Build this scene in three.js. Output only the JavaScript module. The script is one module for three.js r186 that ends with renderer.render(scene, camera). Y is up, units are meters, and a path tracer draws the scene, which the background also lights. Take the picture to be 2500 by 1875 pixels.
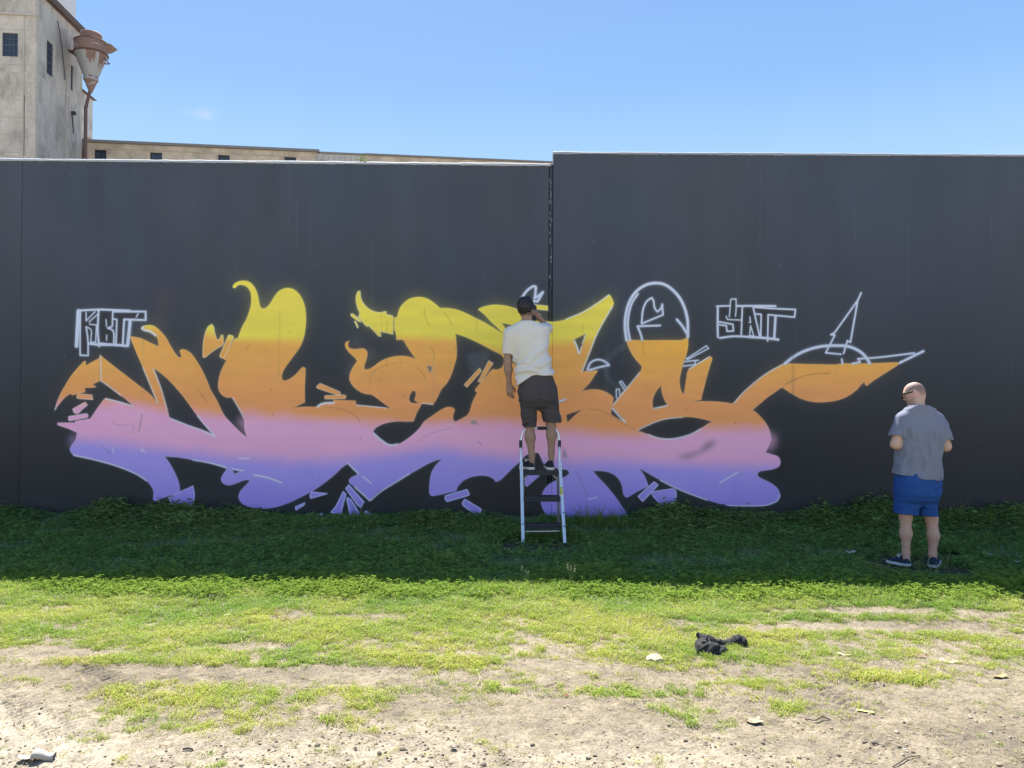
import * as THREE from 'three';
import { mergeGeometries, mergeVertices } from 'three/addons/utils/BufferGeometryUtils.js';
import { RoundedBoxGeometry } from 'three/addons/geometries/RoundedBoxGeometry.js';

// ---------------------------------------------------------------- camera, sky, sun, exposure
const scene = new THREE.Scene();
const camera = new THREE.PerspectiveCamera(53, 4 / 3, 0.05, 1200);
const EYE = 1.66;
camera.position.set(0, EYE, 0);
camera.rotation.order = 'YXZ';
camera.rotation.set(0.0045, 0, 0.0056);
camera.updateMatrixWorld(true);
const renderer = new THREE.WebGLRenderer({ antialias: true });
renderer.toneMapping = THREE.LinearToneMapping;
renderer.toneMappingExposure = 2.75;
renderer.shadowMap.enabled = true;

const SUN = new THREE.Vector3(-0.15, 0.81, -0.565).normalize();   // behind the wall, a little to the left
const sun = new THREE.DirectionalLight(new THREE.Color(1, 0.95, 0.86), 5);
sun.position.copy(SUN).multiplyScalar(60);
sun.castShadow = true;
sun.shadow.mapSize.set(4096, 4096);
Object.assign(sun.shadow.camera, { left: -16, right: 16, top: 16, bottom: -16, near: 1, far: 140 });
scene.add(sun, sun.target);

const clamp = (x, a = 0, b = 1) => Math.min(b, Math.max(a, x));
const lerp = (a, b, t) => a + (b - a) * t;
const sstep = (a, b, x) => { const t = clamp((x - a) / (b - a)); return t * t * (3 - 2 * t); };
function rng(seed) { let s = seed >>> 0; return () => { s = (s + 0x6D2B79F5) >>> 0; let t = s; t = Math.imul(t ^ (t >>> 15), t | 1); t ^= t + Math.imul(t ^ (t >>> 7), t | 61); return ((t ^ (t >>> 14)) >>> 0) / 4294967296; }; }
function hash3(x, y, z) { let h = Math.imul(x, 374761393) ^ Math.imul(y, 668265263) ^ Math.imul(z, 2147483647 - 1274126177); h = Math.imul(h ^ (h >>> 13), 1274126177); return ((h ^ (h >>> 16)) >>> 0) / 4294967296; }
function vnoise(x, y, z = 0) {
  const X = Math.floor(x), Y = Math.floor(y), Z = Math.floor(z);
  let fx = x - X, fy = y - Y, fz = z - Z;
  fx = fx * fx * (3 - 2 * fx); fy = fy * fy * (3 - 2 * fy); fz = fz * fz * (3 - 2 * fz);
  const h = (i, j, k) => hash3(X + i, Y + j, Z + k);
  if (z === 0) return lerp(lerp(h(0, 0, 0), h(1, 0, 0), fx), lerp(h(0, 1, 0), h(1, 1, 0), fx), fy);
  return lerp(lerp(lerp(h(0, 0, 0), h(1, 0, 0), fx), lerp(h(0, 1, 0), h(1, 1, 0), fx), fy), lerp(lerp(h(0, 0, 1), h(1, 0, 1), fx), lerp(h(0, 1, 1), h(1, 1, 1), fx), fy), fz);
}
function fbm(x, y, n = 4, z = 0) { let s = 0, a = 0.5, t = 0; for (let i = 0; i < n; i++) { s += a * vnoise(x, y, z); t += a; x = x * 2.03 + 17.1; y = y * 2.03 + 5.7; if (z) z = z * 2.03 + 3.3; a *= 0.5; } return s / t; }

{ // clear spring sky, paler and greener towards the horizon, a small wisp of cloud over the far roof
  const W = 1024, H = 512, d = new Float32Array(W * H * 4);
  const st = [[0, [2.0, 1.95, 1.9]], [0.07, [1.5, 1.53, 1.56]], [0.16, [0.80, 0.96, 1.12]], [0.26, [0.42, 0.69, 1.0]], [0.36, [0.275, 0.535, 0.96]], [0.46, [0.225, 0.455, 0.89]], [1, [0.17, 0.35, 0.72]]].map(([y, c]) => [y, c.map((x) => x / 2.75)]);  // low band, out of view, brightened to add fill light on the wall
  for (let j = 0; j < H; j++) for (let i = 0; i < W; i++) {
    const el = ((j + 0.5) / H - 0.5) * Math.PI, az = ((i + 0.5) / W - 0.5) * 2 * Math.PI;
    const v = [Math.cos(el) * Math.cos(az), Math.sin(el), Math.cos(el) * Math.sin(az)];
    const y = Math.max(0, v[1]);
    let k = 0; while (k < st.length - 2 && y > st[k + 1][0]) k++;
    const t = clamp((y - st[k][0]) / (st[k + 1][0] - st[k][0])), c = [0, 1, 2].map((n) => lerp(st[k][1][n], st[k + 1][1][n], t));
    const cs = clamp(v[0] * SUN.x + v[1] * SUN.y + v[2] * SUN.z, -1, 1), ang = Math.acos(cs);
    const glow = 0.75 * Math.exp(-ang / 0.16) + 0.10 * Math.exp(-ang / 0.6);
    const wd = Math.hypot((Math.atan2(v[0], -v[2]) + 0.385) / 0.02, (el - 0.318) / 0.009);
    const wisp = clamp(1.2 - wd) * sstep(0.45, 0.75, fbm(az * 150, el * 190, 4)) * 0.5;
    for (let n = 0; n < 3; n++) d[(j * W + i) * 4 + n] = lerp(c[n] + glow * [1, 0.96, 0.9][n] / 2.75, 0.34, wisp);
    d[(j * W + i) * 4 + 3] = 1;
  }
  const sky = new THREE.DataTexture(d, W, H, THREE.RGBAFormat, THREE.FloatType);
  sky.mapping = THREE.EquirectangularReflectionMapping; sky.magFilter = sky.minFilter = THREE.LinearFilter; sky.needsUpdate = true;
  scene.background = sky; scene.environment = sky;
}

// ---------------------------------------------------------------- helpers
const FOC = 937.5 / Math.tan(THREE.MathUtils.degToRad(26.5));      // the lens, in the photograph's pixels
const CQ = camera.quaternion.clone(), CQI = CQ.clone().invert();
const ray = (px, py) => new THREE.Vector3((px - 1250) / FOC, (937.5 - py) / FOC, -1).applyQuaternion(CQ);
const at = (px, py, z) => { const r = ray(px, py); return new THREE.Vector3(0, EYE, 0).addScaledVector(r, z / r.z); };       // point on the vertical plane z
const onGround = (px, py, y = 0) => { const r = ray(px, py); return new THREE.Vector3(0, EYE, 0).addScaledVector(r, (y - EYE) / r.y); };
const toPx = (x, y, z) => { const p = new THREE.Vector3(x, y - EYE, z).applyQuaternion(CQI); return [1250 - p.x / p.z * FOC, 937.5 + p.y / p.z * FOC]; };
const lin = (r, g, b) => new THREE.Color().setRGB(r, g, b);
const s2l = (c) => (c <= 0.04045 ? c / 12.92 : Math.pow((c + 0.055) / 1.055, 2.4));
const l2s = (c) => { c = clamp(c); return c <= 0.0031308 ? c * 12.92 : 1.055 * Math.pow(c, 1 / 2.4) - 0.055; };
const std = (c, roughness = 0.85, more = {}) => new THREE.MeshStandardMaterial({ color: Array.isArray(c) ? lin(...c) : c, roughness, ...more });
const names = {};
function numbered(name) { const n = names[name] = (names[name] ?? -1) + 1; return n ? `${name}_${String(n).padStart(3, '0')}` : name; }
function shade(o) { o.traverse((m) => { if (m.isMesh) m.castShadow = m.receiveShadow = true; }); return o; }
function thing(name, label, category, pos = [0, 0, 0], group) {
  const o = new THREE.Group(); o.name = numbered(name); o.position.set(...pos); o.userData = { label, category };
  if (group) o.userData.group = group;
  scene.add(o); return o;
}
function part(name, geometry, material, parent, label) {
  const m = new THREE.Mesh(geometry, material); m.name = numbered(name); if (label) m.userData.label = label;
  parent.add(m); return m;
}
function solo(name, geometry, material, label, category, extra = {}) {
  const m = new THREE.Mesh(geometry, material); m.name = numbered(name); m.userData = { label, category, ...extra };
  scene.add(m); return m;
}
function structure(name, geometry, material) { const m = new THREE.Mesh(geometry, material); m.name = name; m.userData = { kind: 'structure' }; scene.add(m); return m; }
function box(w, h, d, x = 0, y = 0, z = 0, r = 0) { const g = r ? new RoundedBoxGeometry(w, h, d, 2, r) : new THREE.BoxGeometry(w, h, d); g.translate(x, y, z); return g; }
function bar(a, b, w, d, up = new THREE.Vector3(0, 0, 1), r = 0.003) {    // a straight bar from a to b, w across, d along up
  const dir = b.clone().sub(a), L = dir.length(); dir.normalize();
  const x = new THREE.Vector3().crossVectors(dir, up).normalize(), z = new THREE.Vector3().crossVectors(x, dir).normalize();
  const g = r ? new RoundedBoxGeometry(w, L, d, 2, r) : new THREE.BoxGeometry(w, L, d);
  g.applyMatrix4(new THREE.Matrix4().makeBasis(x, dir, z)); g.translate((a.x + b.x) / 2, (a.y + b.y) / 2, (a.z + b.z) / 2);
  return g;
}
const tube = (pts, r, seg = 24, rad = 8) => new THREE.TubeGeometry(new THREE.CatmullRomCurve3(pts.map((p) => (p.isVector3 ? p : new THREE.Vector3(...p)))), seg, r, rad);
function clean(g) { const q = g.index ? g.toNonIndexed() : g.clone(); for (const k of Object.keys(q.attributes)) if (!['position', 'normal', 'uv'].includes(k)) q.deleteAttribute(k); return q; }
const merge = (list) => mergeGeometries(list.map(clean));
const V = (x, y, z) => new THREE.Vector3(x, y, z);
function dataTex(W, H, fn, repeat, srgb = false) {           // fn(u, v, i, j) -> [r, g, b] in 0..1 as stored
  const d = new Uint8Array(W * H * 4);
  for (let j = 0; j < H; j++) for (let i = 0; i < W; i++) { const c = fn(i / W, j / H, i, j), k = (j * W + i) * 4; d[k] = clamp(c[0]) * 255; d[k + 1] = clamp(c[1]) * 255; d[k + 2] = clamp(c[2]) * 255; d[k + 3] = 255; }
  const t = new THREE.DataTexture(d, W, H); t.magFilter = t.minFilter = THREE.LinearFilter; t.wrapS = t.wrapT = THREE.RepeatWrapping;
  if (srgb) t.colorSpace = THREE.SRGBColorSpace; if (repeat) t.repeat.set(...repeat); t.needsUpdate = true; return t;
}
function tnoise(u, v, f, seed, oct = 4) {                     // noise that tiles over u, v in 0..1
  let s = 0, a = 0.5, t = 0;
  for (let o = 0; o < oct; o++) {
    const x = u * f, y = v * f, X = Math.floor(x), Y = Math.floor(y); let fx = x - X, fy = y - Y; fx = fx * fx * (3 - 2 * fx); fy = fy * fy * (3 - 2 * fy);
    const h = (i, j) => hash3((X + i) % f, (Y + j) % f, seed + o);
    s += a * lerp(lerp(h(0, 0), h(1, 0), fx), lerp(h(0, 1), h(1, 1), fx), fy); t += a; a *= 0.5; f *= 2;
  }
  return s / t;
}

// ---------------------------------------------------------------- the painted wall
const WZ = -9.4;                                              // its face
const wallPt = (px, py) => { const p = at(px, py, WZ); return [p.x, p.y]; };
const wallPx = (X, Y) => toPx(X, Y, WZ);
// outlines were measured in eight overlapping views of the painting: origin and scale of each
const view = (ox, oy, s) => (...q) => { const r = []; for (let i = 0; i < q.length; i += 2) r.push([ox + q[i] / s, oy + q[i + 1] / s]); return r; };
const A = view(100, 650, 4.424), B = view(100, 950, 4.424), C = view(500, 650, 4.424), D = view(500, 950, 4.424), E = view(800, 650, 4.424), F = view(900, 950, 4.424), G = view(1150, 650, 4.74), Hv = view(1450, 650, 4.424), I = view(1300, 950, 3.403), J = view(1850, 650, 4.424);

const leftWord = [...B(690, 100, 720, 104, 850, 140, 1000, 185, 905, 100), ...A(860, 1395, 770, 1325, 645, 1235, 560, 1275, 600, 1308, 470, 1315, 480, 1358, 400, 1380, 335, 1392, 318, 1375, 270, 1410, 225, 1455, 190, 1500, 152, 1540, 165, 1490, 200, 1400, 260, 1290, 330, 1180, 400, 1095, 470, 1022, 485, 1030, 483, 1075, 560, 1030, 630, 992, 640, 958, 700, 1010, 900, 1165, 1050, 1280, 1180, 1385, 1262, 1480, 1215, 1375, 1170, 1260, 1100, 1090, 1030, 930, 958, 755)];
const nTop = [...A(1080, 778, 1180, 825, 1272, 868, 1262, 790, 1235, 745, 1180, 710, 1110, 695, 1085, 668, 1105, 645, 1180, 635, 1230, 650, 1290, 700, 1350, 770, 1400, 860, 1450, 940, 1490, 985, 1520, 985, 1510, 950, 1497, 915, 1520, 898, 1560, 902, 1620, 940, 1680, 1020, 1740, 1120, 1800, 1250, 1830, 1327), ...B(1900, 120, 1980, 280, 2070, 380, 2150, 460, 2225, 520), ...D(430, 440, 420, 310, 360, 195, 297, 93)];
const uTop = [...C(245, 1420, 190, 1395, 152, 1340, 145, 1270, 165, 1160, 200, 1080, 238, 1012, 213, 1013, 203, 995, 260, 890, 310, 800, 325, 782, 355, 780, 370, 740, 400, 660, 445, 580, 480, 490, 500, 400, 500, 310, 485, 260, 450, 220, 400, 202, 360, 207, 325, 238, 303, 233, 305, 208, 330, 182, 370, 163, 430, 156, 490, 175, 540, 230, 570, 300, 590, 400, 605, 445, 630, 458, 660, 450, 700, 410, 750, 330, 800, 270, 850, 243, 900, 235, 960, 250, 1010, 290, 1050, 350, 1080, 430, 1092, 520, 1092, 620, 1080, 720, 1060, 800, 1030, 870, 1000, 915, 960, 970, 900, 1050, 865, 1100, 840, 1150, 832, 1190, 838, 1225, 870, 1237, 930, 1210, 990, 1160, 1040, 1105, 1065, 1087, 1088, 1105, 1085, 1200, 1080, 1300, 1082, 1470, 960, 1528)];
const eLow = [...D(1080, 191, 1215, 190, 1240, 165, 1290, 150, 1390, 147, 1392, 108, 1410, 118, 1630, 125, 1635, 170, 1800, 187, 2005, 208, 1900, 130, 1802, 62), ...E(400, 1378, 330, 1345, 270, 1290, 235, 1220, 245, 1150, 280, 1080, 318, 1025, 295, 990, 265, 962, 230, 930, 195, 880, 187, 845, 205, 815, 235, 806, 222, 835, 225, 870, 250, 890, 310, 895, 370, 888, 410, 900, 430, 940, 420, 1000, 395, 1080, 398, 1114, 440, 1114, 500, 1080, 560, 1035, 640, 995, 720, 975, 800, 969, 880, 978, 952, 1003)];
const rTop = [...E(900, 930, 850, 855, 812, 797, 745, 798, 735, 720, 720, 680, 720, 560, 752, 545, 757, 520, 780, 450, 830, 390, 890, 350, 970, 333, 1050, 340, 1120, 375, 1180, 420, 1215, 450, 1300, 452, 1400, 470, 1500, 510, 1600, 560, 1700, 610, 1800, 670, 1907, 735, 1830, 660, 1760, 596, 1700, 530, 1622, 465, 1680, 438, 1780, 417, 1880, 420, 1980, 440, 2060, 470), ...G(600, 520, 700, 620, 880, 637, 960, 641, 1060, 625, 1160, 590, 1300, 525, 1420, 450, 1500, 400, 1560, 355, 1595, 328, 1618, 345, 1652, 425, 1640, 460, 1580, 560, 1500, 700, 1430, 850, 1380, 990, 1340, 1080, 1282, 1224, 1320, 1215, 1450, 1203, 1467, 1215, 1440, 1250, 1380, 1340, 1278, 1450, 1350, 1430, 1450, 1425, 1540, 1445, 1620, 1490, 1650, 1530)];
const sTop = [...I(672, 75, 668, 110, 655, 180, 650, 207, 700, 240, 772, 274, 735, 225, 690, 180, 662, 150, 680, 120, 720, 75, 760, 25), ...Hv(200, 1500, 240, 1450, 300, 1370, 370, 1300, 440, 1220, 490, 1150, 518, 1095, 500, 1060, 450, 1005, 400, 930, 365, 850, 350, 793, 540, 800, 800, 798, 940, 796, 1018, 768, 1018, 850, 1000, 950, 980, 1010, 955, 1090, 935, 1170, 925, 1230, 930, 1290, 945, 1350, 968, 1388, 985, 1300, 1000, 1200, 1020, 1120, 1150, 1035, 1255, 974, 1278, 985, 1276, 1010, 1240, 1120, 1210, 1230, 1180, 1350, 1162, 1410, 1166, 1436, 1100, 1455, 1026, 1468, 1150, 1458, 1300, 1460, 1420, 1470, 1508, 1480, 1550, 1430, 1650, 1330, 1750, 1250, 1850, 1170, 1950, 1105, 2052, 1054)];
const beak = [...J(340, 1051, 600, 1058, 850, 1062, 900, 1050, 1150, 1050, 1500, 1037, 1532, 1046, 1520, 1062, 1430, 1120, 1320, 1190, 1230, 1250, 1178, 1292, 1160, 1280, 1150, 1245, 1120, 1280, 1050, 1350, 960, 1410, 850, 1450, 720, 1467, 600, 1465, 480, 1435, 390, 1390, 310, 1340, 262, 1305, 180, 1365, 100, 1420, 30, 1480), ...I(1828, 172, 1860, 195, 1910, 245, 1950, 300, 1975, 360, 1982, 420, 1965, 470, 1935, 525, 2000, 545, 2040, 560, 2060, 600, 2050, 640, 2000, 665, 1940, 675, 1885, 685, 1868, 705, 1880, 730, 1950, 765, 2010, 800, 2045, 840, 2055, 880, 2040, 920, 2000, 945, 1930, 965, 1800, 970, 1620, 965, 1450, 920, 1300, 865, 1190, 820, 1060, 755, 885, 655, 930, 720, 955, 780, 962, 807, 890, 842, 845, 866, 788, 900, 770, 895, 755, 870, 745, 810, 725, 760, 690, 720, 630, 690, 560, 679, 502, 680, 545, 730, 620, 810, 700, 910, 760, 1000, 792, 1055, 815, 1190, 210, 1190)];
const under = [...I(145, 1060), ...F(1935, 1450, 1920, 1370, 1880, 1290, 1860, 1220, 1870, 1150, 1900, 1080, 1960, 1020, 2040, 980, 2130, 942, 2168, 905, 2148, 875, 2100, 867, 2040, 868, 1935, 852, 1888, 800, 1860, 740, 1830, 690, 1790, 690, 1700, 715, 1640, 780, 1560, 850, 1480, 930, 1440, 970, 1400, 995, 1368, 1002, 1355, 975, 1300, 945, 1220, 935, 1130, 945, 1050, 975, 990, 1020, 960, 1060, 940, 1105, 880, 1115, 790, 1138, 690, 1155, 663, 1140, 655, 1100, 660, 1000, 680, 900, 720, 830, 793, 753, 700, 782, 600, 830, 480, 900, 350, 970, 200, 1060, 100, 1120, 20, 1195)];
const under2 = [...D(1788, 1203, 1760, 1190, 1690, 1120, 1620, 1060, 1560, 1010, 1555, 985, 1580, 955, 1658, 918, 1600, 860, 1548, 803, 1480, 850, 1420, 910, 1350, 970, 1250, 1045, 1150, 1110, 1050, 1160, 950, 1210, 850, 1250, 750, 1278, 650, 1290, 560, 1285, 470, 1270, 410, 1240, 375, 1200, 365, 1160, 380, 1110, 420, 1060, 460, 1020, 484, 990, 470, 980, 420, 988, 350, 1015, 280, 1037, 230, 1035, 190, 1010, 175, 975, 190, 930, 225, 880, 238, 858, 150, 830, 0, 790), ...B(2000, 826, 1850, 800, 1640, 765, 1480, 738, 1338, 728, 1390, 800, 1440, 890, 1480, 980, 1498, 1050, 1502, 1105, 1462, 1130, 1380, 1155, 1228, 1213, 1212, 1190, 1216, 1110, 1190, 1050, 1140, 990, 1050, 930, 920, 870, 780, 820, 600, 770, 450, 735, 355, 715, 313, 655, 330, 610, 375, 545, 388, 470, 300, 430, 180, 388, 177, 363, 370, 362, 372, 345, 530, 318, 560, 280, 620, 190)];
const OUTLINE = [...leftWord, ...nTop, ...uTop, ...eLow, ...rTop, ...sTop, ...beak, ...under, ...under2];

const HOLES = {
  underArm: [...E(1380, 727, 1500, 770, 1650, 840, 1780, 910, 1895, 980, 1893, 1078, 1830, 1118, 1785, 1112, 1745, 1150, 1600, 1320, 1590, 1345, 1615, 1365, 1560, 1480), ...F(1150, 60, 1120, 140, 1075, 270, 1000, 320, 940, 352, 913, 330, 918, 270, 934, 228, 910, 200, 850, 194, 780, 225, 700, 280, 600, 350, 550, 420, 490, 480, 400, 550, 320, 593, 230, 603, 150, 560, 60, 485, 50, 450, 90, 410, 180, 370, 300, 350, 420, 352, 485, 350, 520, 260, 578, 152, 697, 166), ...E(1180, 1430, 1230, 1330, 1290, 1260, 1340, 1160, 1372, 1060, 1392, 980, 1392, 850)],
  keyhole: E(940, 1345, 912, 1352, 890, 1390, 880, 1430, 890, 1465, 930, 1480, 995, 1477, 960, 1465, 935, 1445, 950, 1400, 950, 1360),
  chip: E(1068, 1076, 1133, 1084, 1108, 1158, 1085, 1110),
  nInner: [...A(1213, 1097, 1300, 1160, 1385, 1235), ...B(1470, 0, 1560, 110, 1690, 290, 1780, 400, 1862, 490, 1750, 447, 1600, 395, 1398, 316, 1375, 250, 1340, 130, 1300, 0)],
  nick: D(300, 875, 380, 888, 350, 905, 318, 913),
  sInner: Hv(725, 1290, 680, 1340, 645, 1410, 632, 1470, 640, 1530, 652, 1546, 720, 1520, 798, 1504, 760, 1440, 735, 1370),
  eye: I(870, 342, 950, 300, 1080, 255, 1200, 235, 1320, 232, 1420, 250, 1490, 268, 1430, 305, 1350, 360, 1250, 400, 1150, 412, 1050, 405, 960, 375),
  bit: I(280, 213, 418, 166, 350, 220, 290, 280),
  aInner: G(1190, 847, 1330, 780, 1290, 900, 1250, 1012, 1215, 930),
  shoulderBit: G(352, 658, 400, 664, 500, 690, 480, 722, 412, 735),
};
const PIECES = {
  horn: E(330, 268, 352, 270, 356, 330, 380, 390, 420, 440, 480, 480, 560, 500, 620, 488, 636, 490, 630, 520, 680, 530, 712, 550, 706, 735, 650, 722, 567, 704, 576, 757, 552, 757, 510, 710, 440, 640, 428, 654, 400, 630, 360, 580, 330, 545, 345, 515, 320, 440, 305, 360, 312, 300),
  dash1: E(248, 515, 270, 512, 340, 570, 362, 602, 338, 598, 255, 540), dash2: E(288, 595, 303, 591, 331, 655, 323, 670),
  dash3: C(1245, 1265, 1460, 1358, 1465, 1380, 1440, 1392, 1215, 1318, 1206, 1300), dash4: C(1300, 1398, 1510, 1390, 1527, 1405, 1515, 1430, 1300, 1434, 1291, 1420),
  flame: A(1845, 626, 1865, 650, 1880, 730, 1905, 800, 1930, 785, 1945, 743, 1966, 745, 1973, 835, 1960, 855, 1860, 915, 1770, 987, 1748, 982, 1750, 880, 1765, 760, 1800, 660),
  bar1: A(2025, 743, 2065, 748, 2082, 770, 1980, 987, 1950, 990, 1928, 972), bar2: A(400, 1378, 552, 1390, 560, 1442, 400, 1430, 383, 1415),
  bar3: B(475, 140, 504, 170, 440, 225, 400, 262, 360, 257, 342, 215), bar4: B(300, 295, 495, 263, 512, 290, 500, 306, 310, 344, 296, 330),
  bar5: E(1740, 1020, 1787, 1050, 1655, 1252, 1622, 1247), bar6: E(1640, 1101, 1663, 1130, 1505, 1308, 1473, 1280),
  ray1: D(1155, 1112, 1318, 1130, 1145, 1180, 1136, 1150), ray2: D(1495, 1108, 1523, 1135, 1480, 1300, 1470, 1355, 1362, 1332, 1420, 1260), ray3: D(1540, 1172, 1580, 1200, 1694, 1385, 1660, 1402, 1578, 1413, 1555, 1280, 1533, 1190),
  ray4: D(1555, 1036, 1718, 1220, 1685, 1278, 1650, 1250, 1523, 1075), ray5: D(1740, 1318, 1817, 1360, 1812, 1394, 1750, 1372, 1726, 1335), ray6: D(980, 1273, 1080, 1230, 1072, 1250, 985, 1305), ray7: D(1265, 1342, 1262, 1370, 1215, 1478, 1160, 1432, 1157, 1415),
  slab1: F(830, 1153, 1062, 1086, 1086, 1132, 1080, 1147, 850, 1213, 828, 1190), slab2: F(1035, 1193, 1052, 1198, 1217, 1300, 1182, 1373, 1028, 1262, 1013, 1237),
  slab3: I(1010, 771, 1043, 797, 915, 931, 878, 890), cup: I(985, 855, 1160, 827, 1190, 845, 1192, 910, 1160, 950, 1110, 966, 1060, 946, 1010, 900),
  fin: B(1504, 1110, 1642, 1046, 1657, 1130, 1648, 1210, 1605, 1280, 1540, 1302, 1480, 1292, 1420, 1242, 1373, 1178, 1466, 1130),
  shard: F(1665, 1012, 1715, 920, 1855, 925, 1710, 1053), tab: G(735, 444, 886, 459, 894, 512, 735, 496), tab2: G(768, 543, 802, 560, 785, 588, 760, 570),
};
const tagK = [[5, A(430, 478, 640, 468, 700, 470, 960, 480)], [9, A(407, 482, 398, 640, 386, 862)], [6, A(515, 835, 640, 848, 800, 850, 940, 862)], [8, A(965, 590, 955, 700, 938, 855)],
  [4, A(428, 490, 425, 780, 425, 962, 512, 965, 508, 790, 490, 655)], [3, A(490, 500, 488, 592, 585, 492)], [3, A(522, 602, 612, 520)], [3, A(525, 625, 602, 636, 592, 820, 540, 820, 545, 690, 500, 657)], [5, A(625, 480, 616, 680, 628, 865)],
  [4, A(625, 830, 790, 845)], [4, A(778, 490, 772, 650, 722, 668, 783, 700, 790, 840)], [3, A(705, 575, 710, 650)], [3, A(712, 745, 710, 800)], [4, A(783, 570, 822, 575, 812, 860)], [5, A(785, 490, 1132, 490, 1132, 582, 900, 575, 885, 852)], [3, A(1052, 512, 1030, 550)]];
const tagKfill = [A(430, 490, 780, 490, 1110, 500, 1110, 565, 900, 565, 880, 840, 510, 830, 500, 950, 430, 950)];
const tagS = [[5, Hv(1338, 435, 1335, 620, 1338, 765)], [4, Hv(1325, 432, 1470, 428)], [5, Hv(1545, 430, 1760, 428, 1960, 430)], [3, Hv(1462, 545, 1475, 372, 1480, 356, 1534, 352, 1535, 450, 1528, 540)], [3, Hv(1428, 540, 1440, 575, 1590, 582)], [4, Hv(1352, 600, 1500, 628, 1506, 700, 1436, 702, 1430, 642, 1352, 632)],
  [5, Hv(1360, 775, 1500, 757, 1640, 760)], [6, Hv(1660, 762, 1850, 775, 1990, 792)], [4, Hv(1602, 440, 1590, 745)], [4, Hv(1720, 450, 1790, 762)], [3, Hv(1683, 548, 1692, 608, 1675, 605)], [3, Hv(1690, 640, 1726, 752, 1680, 752, 1688, 660)], [4, Hv(1730, 442, 1900, 455, 2176, 468, 2165, 550, 1880, 523, 1875, 808)], [4, Hv(1740, 515, 1806, 520, 1800, 762)], [6, Hv(1960, 540, 1946, 782)]];
const tagSfill = [Hv(1350, 440, 1455, 440, 1478, 370, 1530, 370, 1540, 440, 1720, 450, 2160, 475, 2150, 540, 1880, 520, 1870, 770, 1360, 770)];
const sketch = [[7, Hv(352, 797, 335, 650, 345, 520, 385, 380, 460, 270, 560, 203, 660, 182, 760, 197, 850, 257, 930, 350, 985, 470, 1012, 600, 1013, 762)], [5, Hv(390, 797, 367, 650, 377, 520, 410, 400, 475, 300)], [4.5, Hv(515, 612, 530, 470, 570, 380, 625, 340, 645, 380, 655, 450, 685, 492, 720, 460, 738, 410, 745, 525, 515, 620)], [5, Hv(715, 640, 470, 648, 500, 720, 522, 797)], [6, Hv(895, 575, 950, 640, 1000, 722)],
  [3, Hv(1000, 1000, 1215, 858, 1238, 888, 1010, 1008, 995, 992)], [3.4, Hv(978, 1030, 1128, 1015, 1095, 1020, 1092, 1062, 965, 1080)], [3, Hv(243, 1425, 240, 1332, 275, 1325, 280, 1390)], [3.2, Hv(332, 1340, 276, 1250, 300, 1240, 347, 1312)],
  [5, G(1345, 1197, 1380, 1120, 1440, 1085, 1500, 1083, 1560, 1110, 1598, 1145, 1500, 1165, 1370, 1200)], [6, G(590, 362, 650, 280, 720, 232, 750, 240, 745, 310, 735, 372, 780, 342, 832, 300, 770, 408, 700, 405)], [4, G(538, 495, 560, 420, 592, 360)],
  [7, J(295, 1048, 400, 970, 520, 910, 680, 867, 850, 857, 980, 867, 1080, 907, 1150, 962, 1207, 1045)], [4.2, J(1115, 288, 1075, 372, 830, 715, 788, 738, 832, 745, 732, 935, 898, 950)], [4.4, J(1078, 372, 1000, 820, 967, 805, 927, 940)], [4.5, J(907, 1003, 914, 1052)], [4.5, J(1020, 1052, 1105, 1035, 1080, 1000, 1300, 985, 1690, 938)], [6, J(1788, 917, 1534, 1042)], [4, I(205, 110, 275, 85)]];
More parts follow.
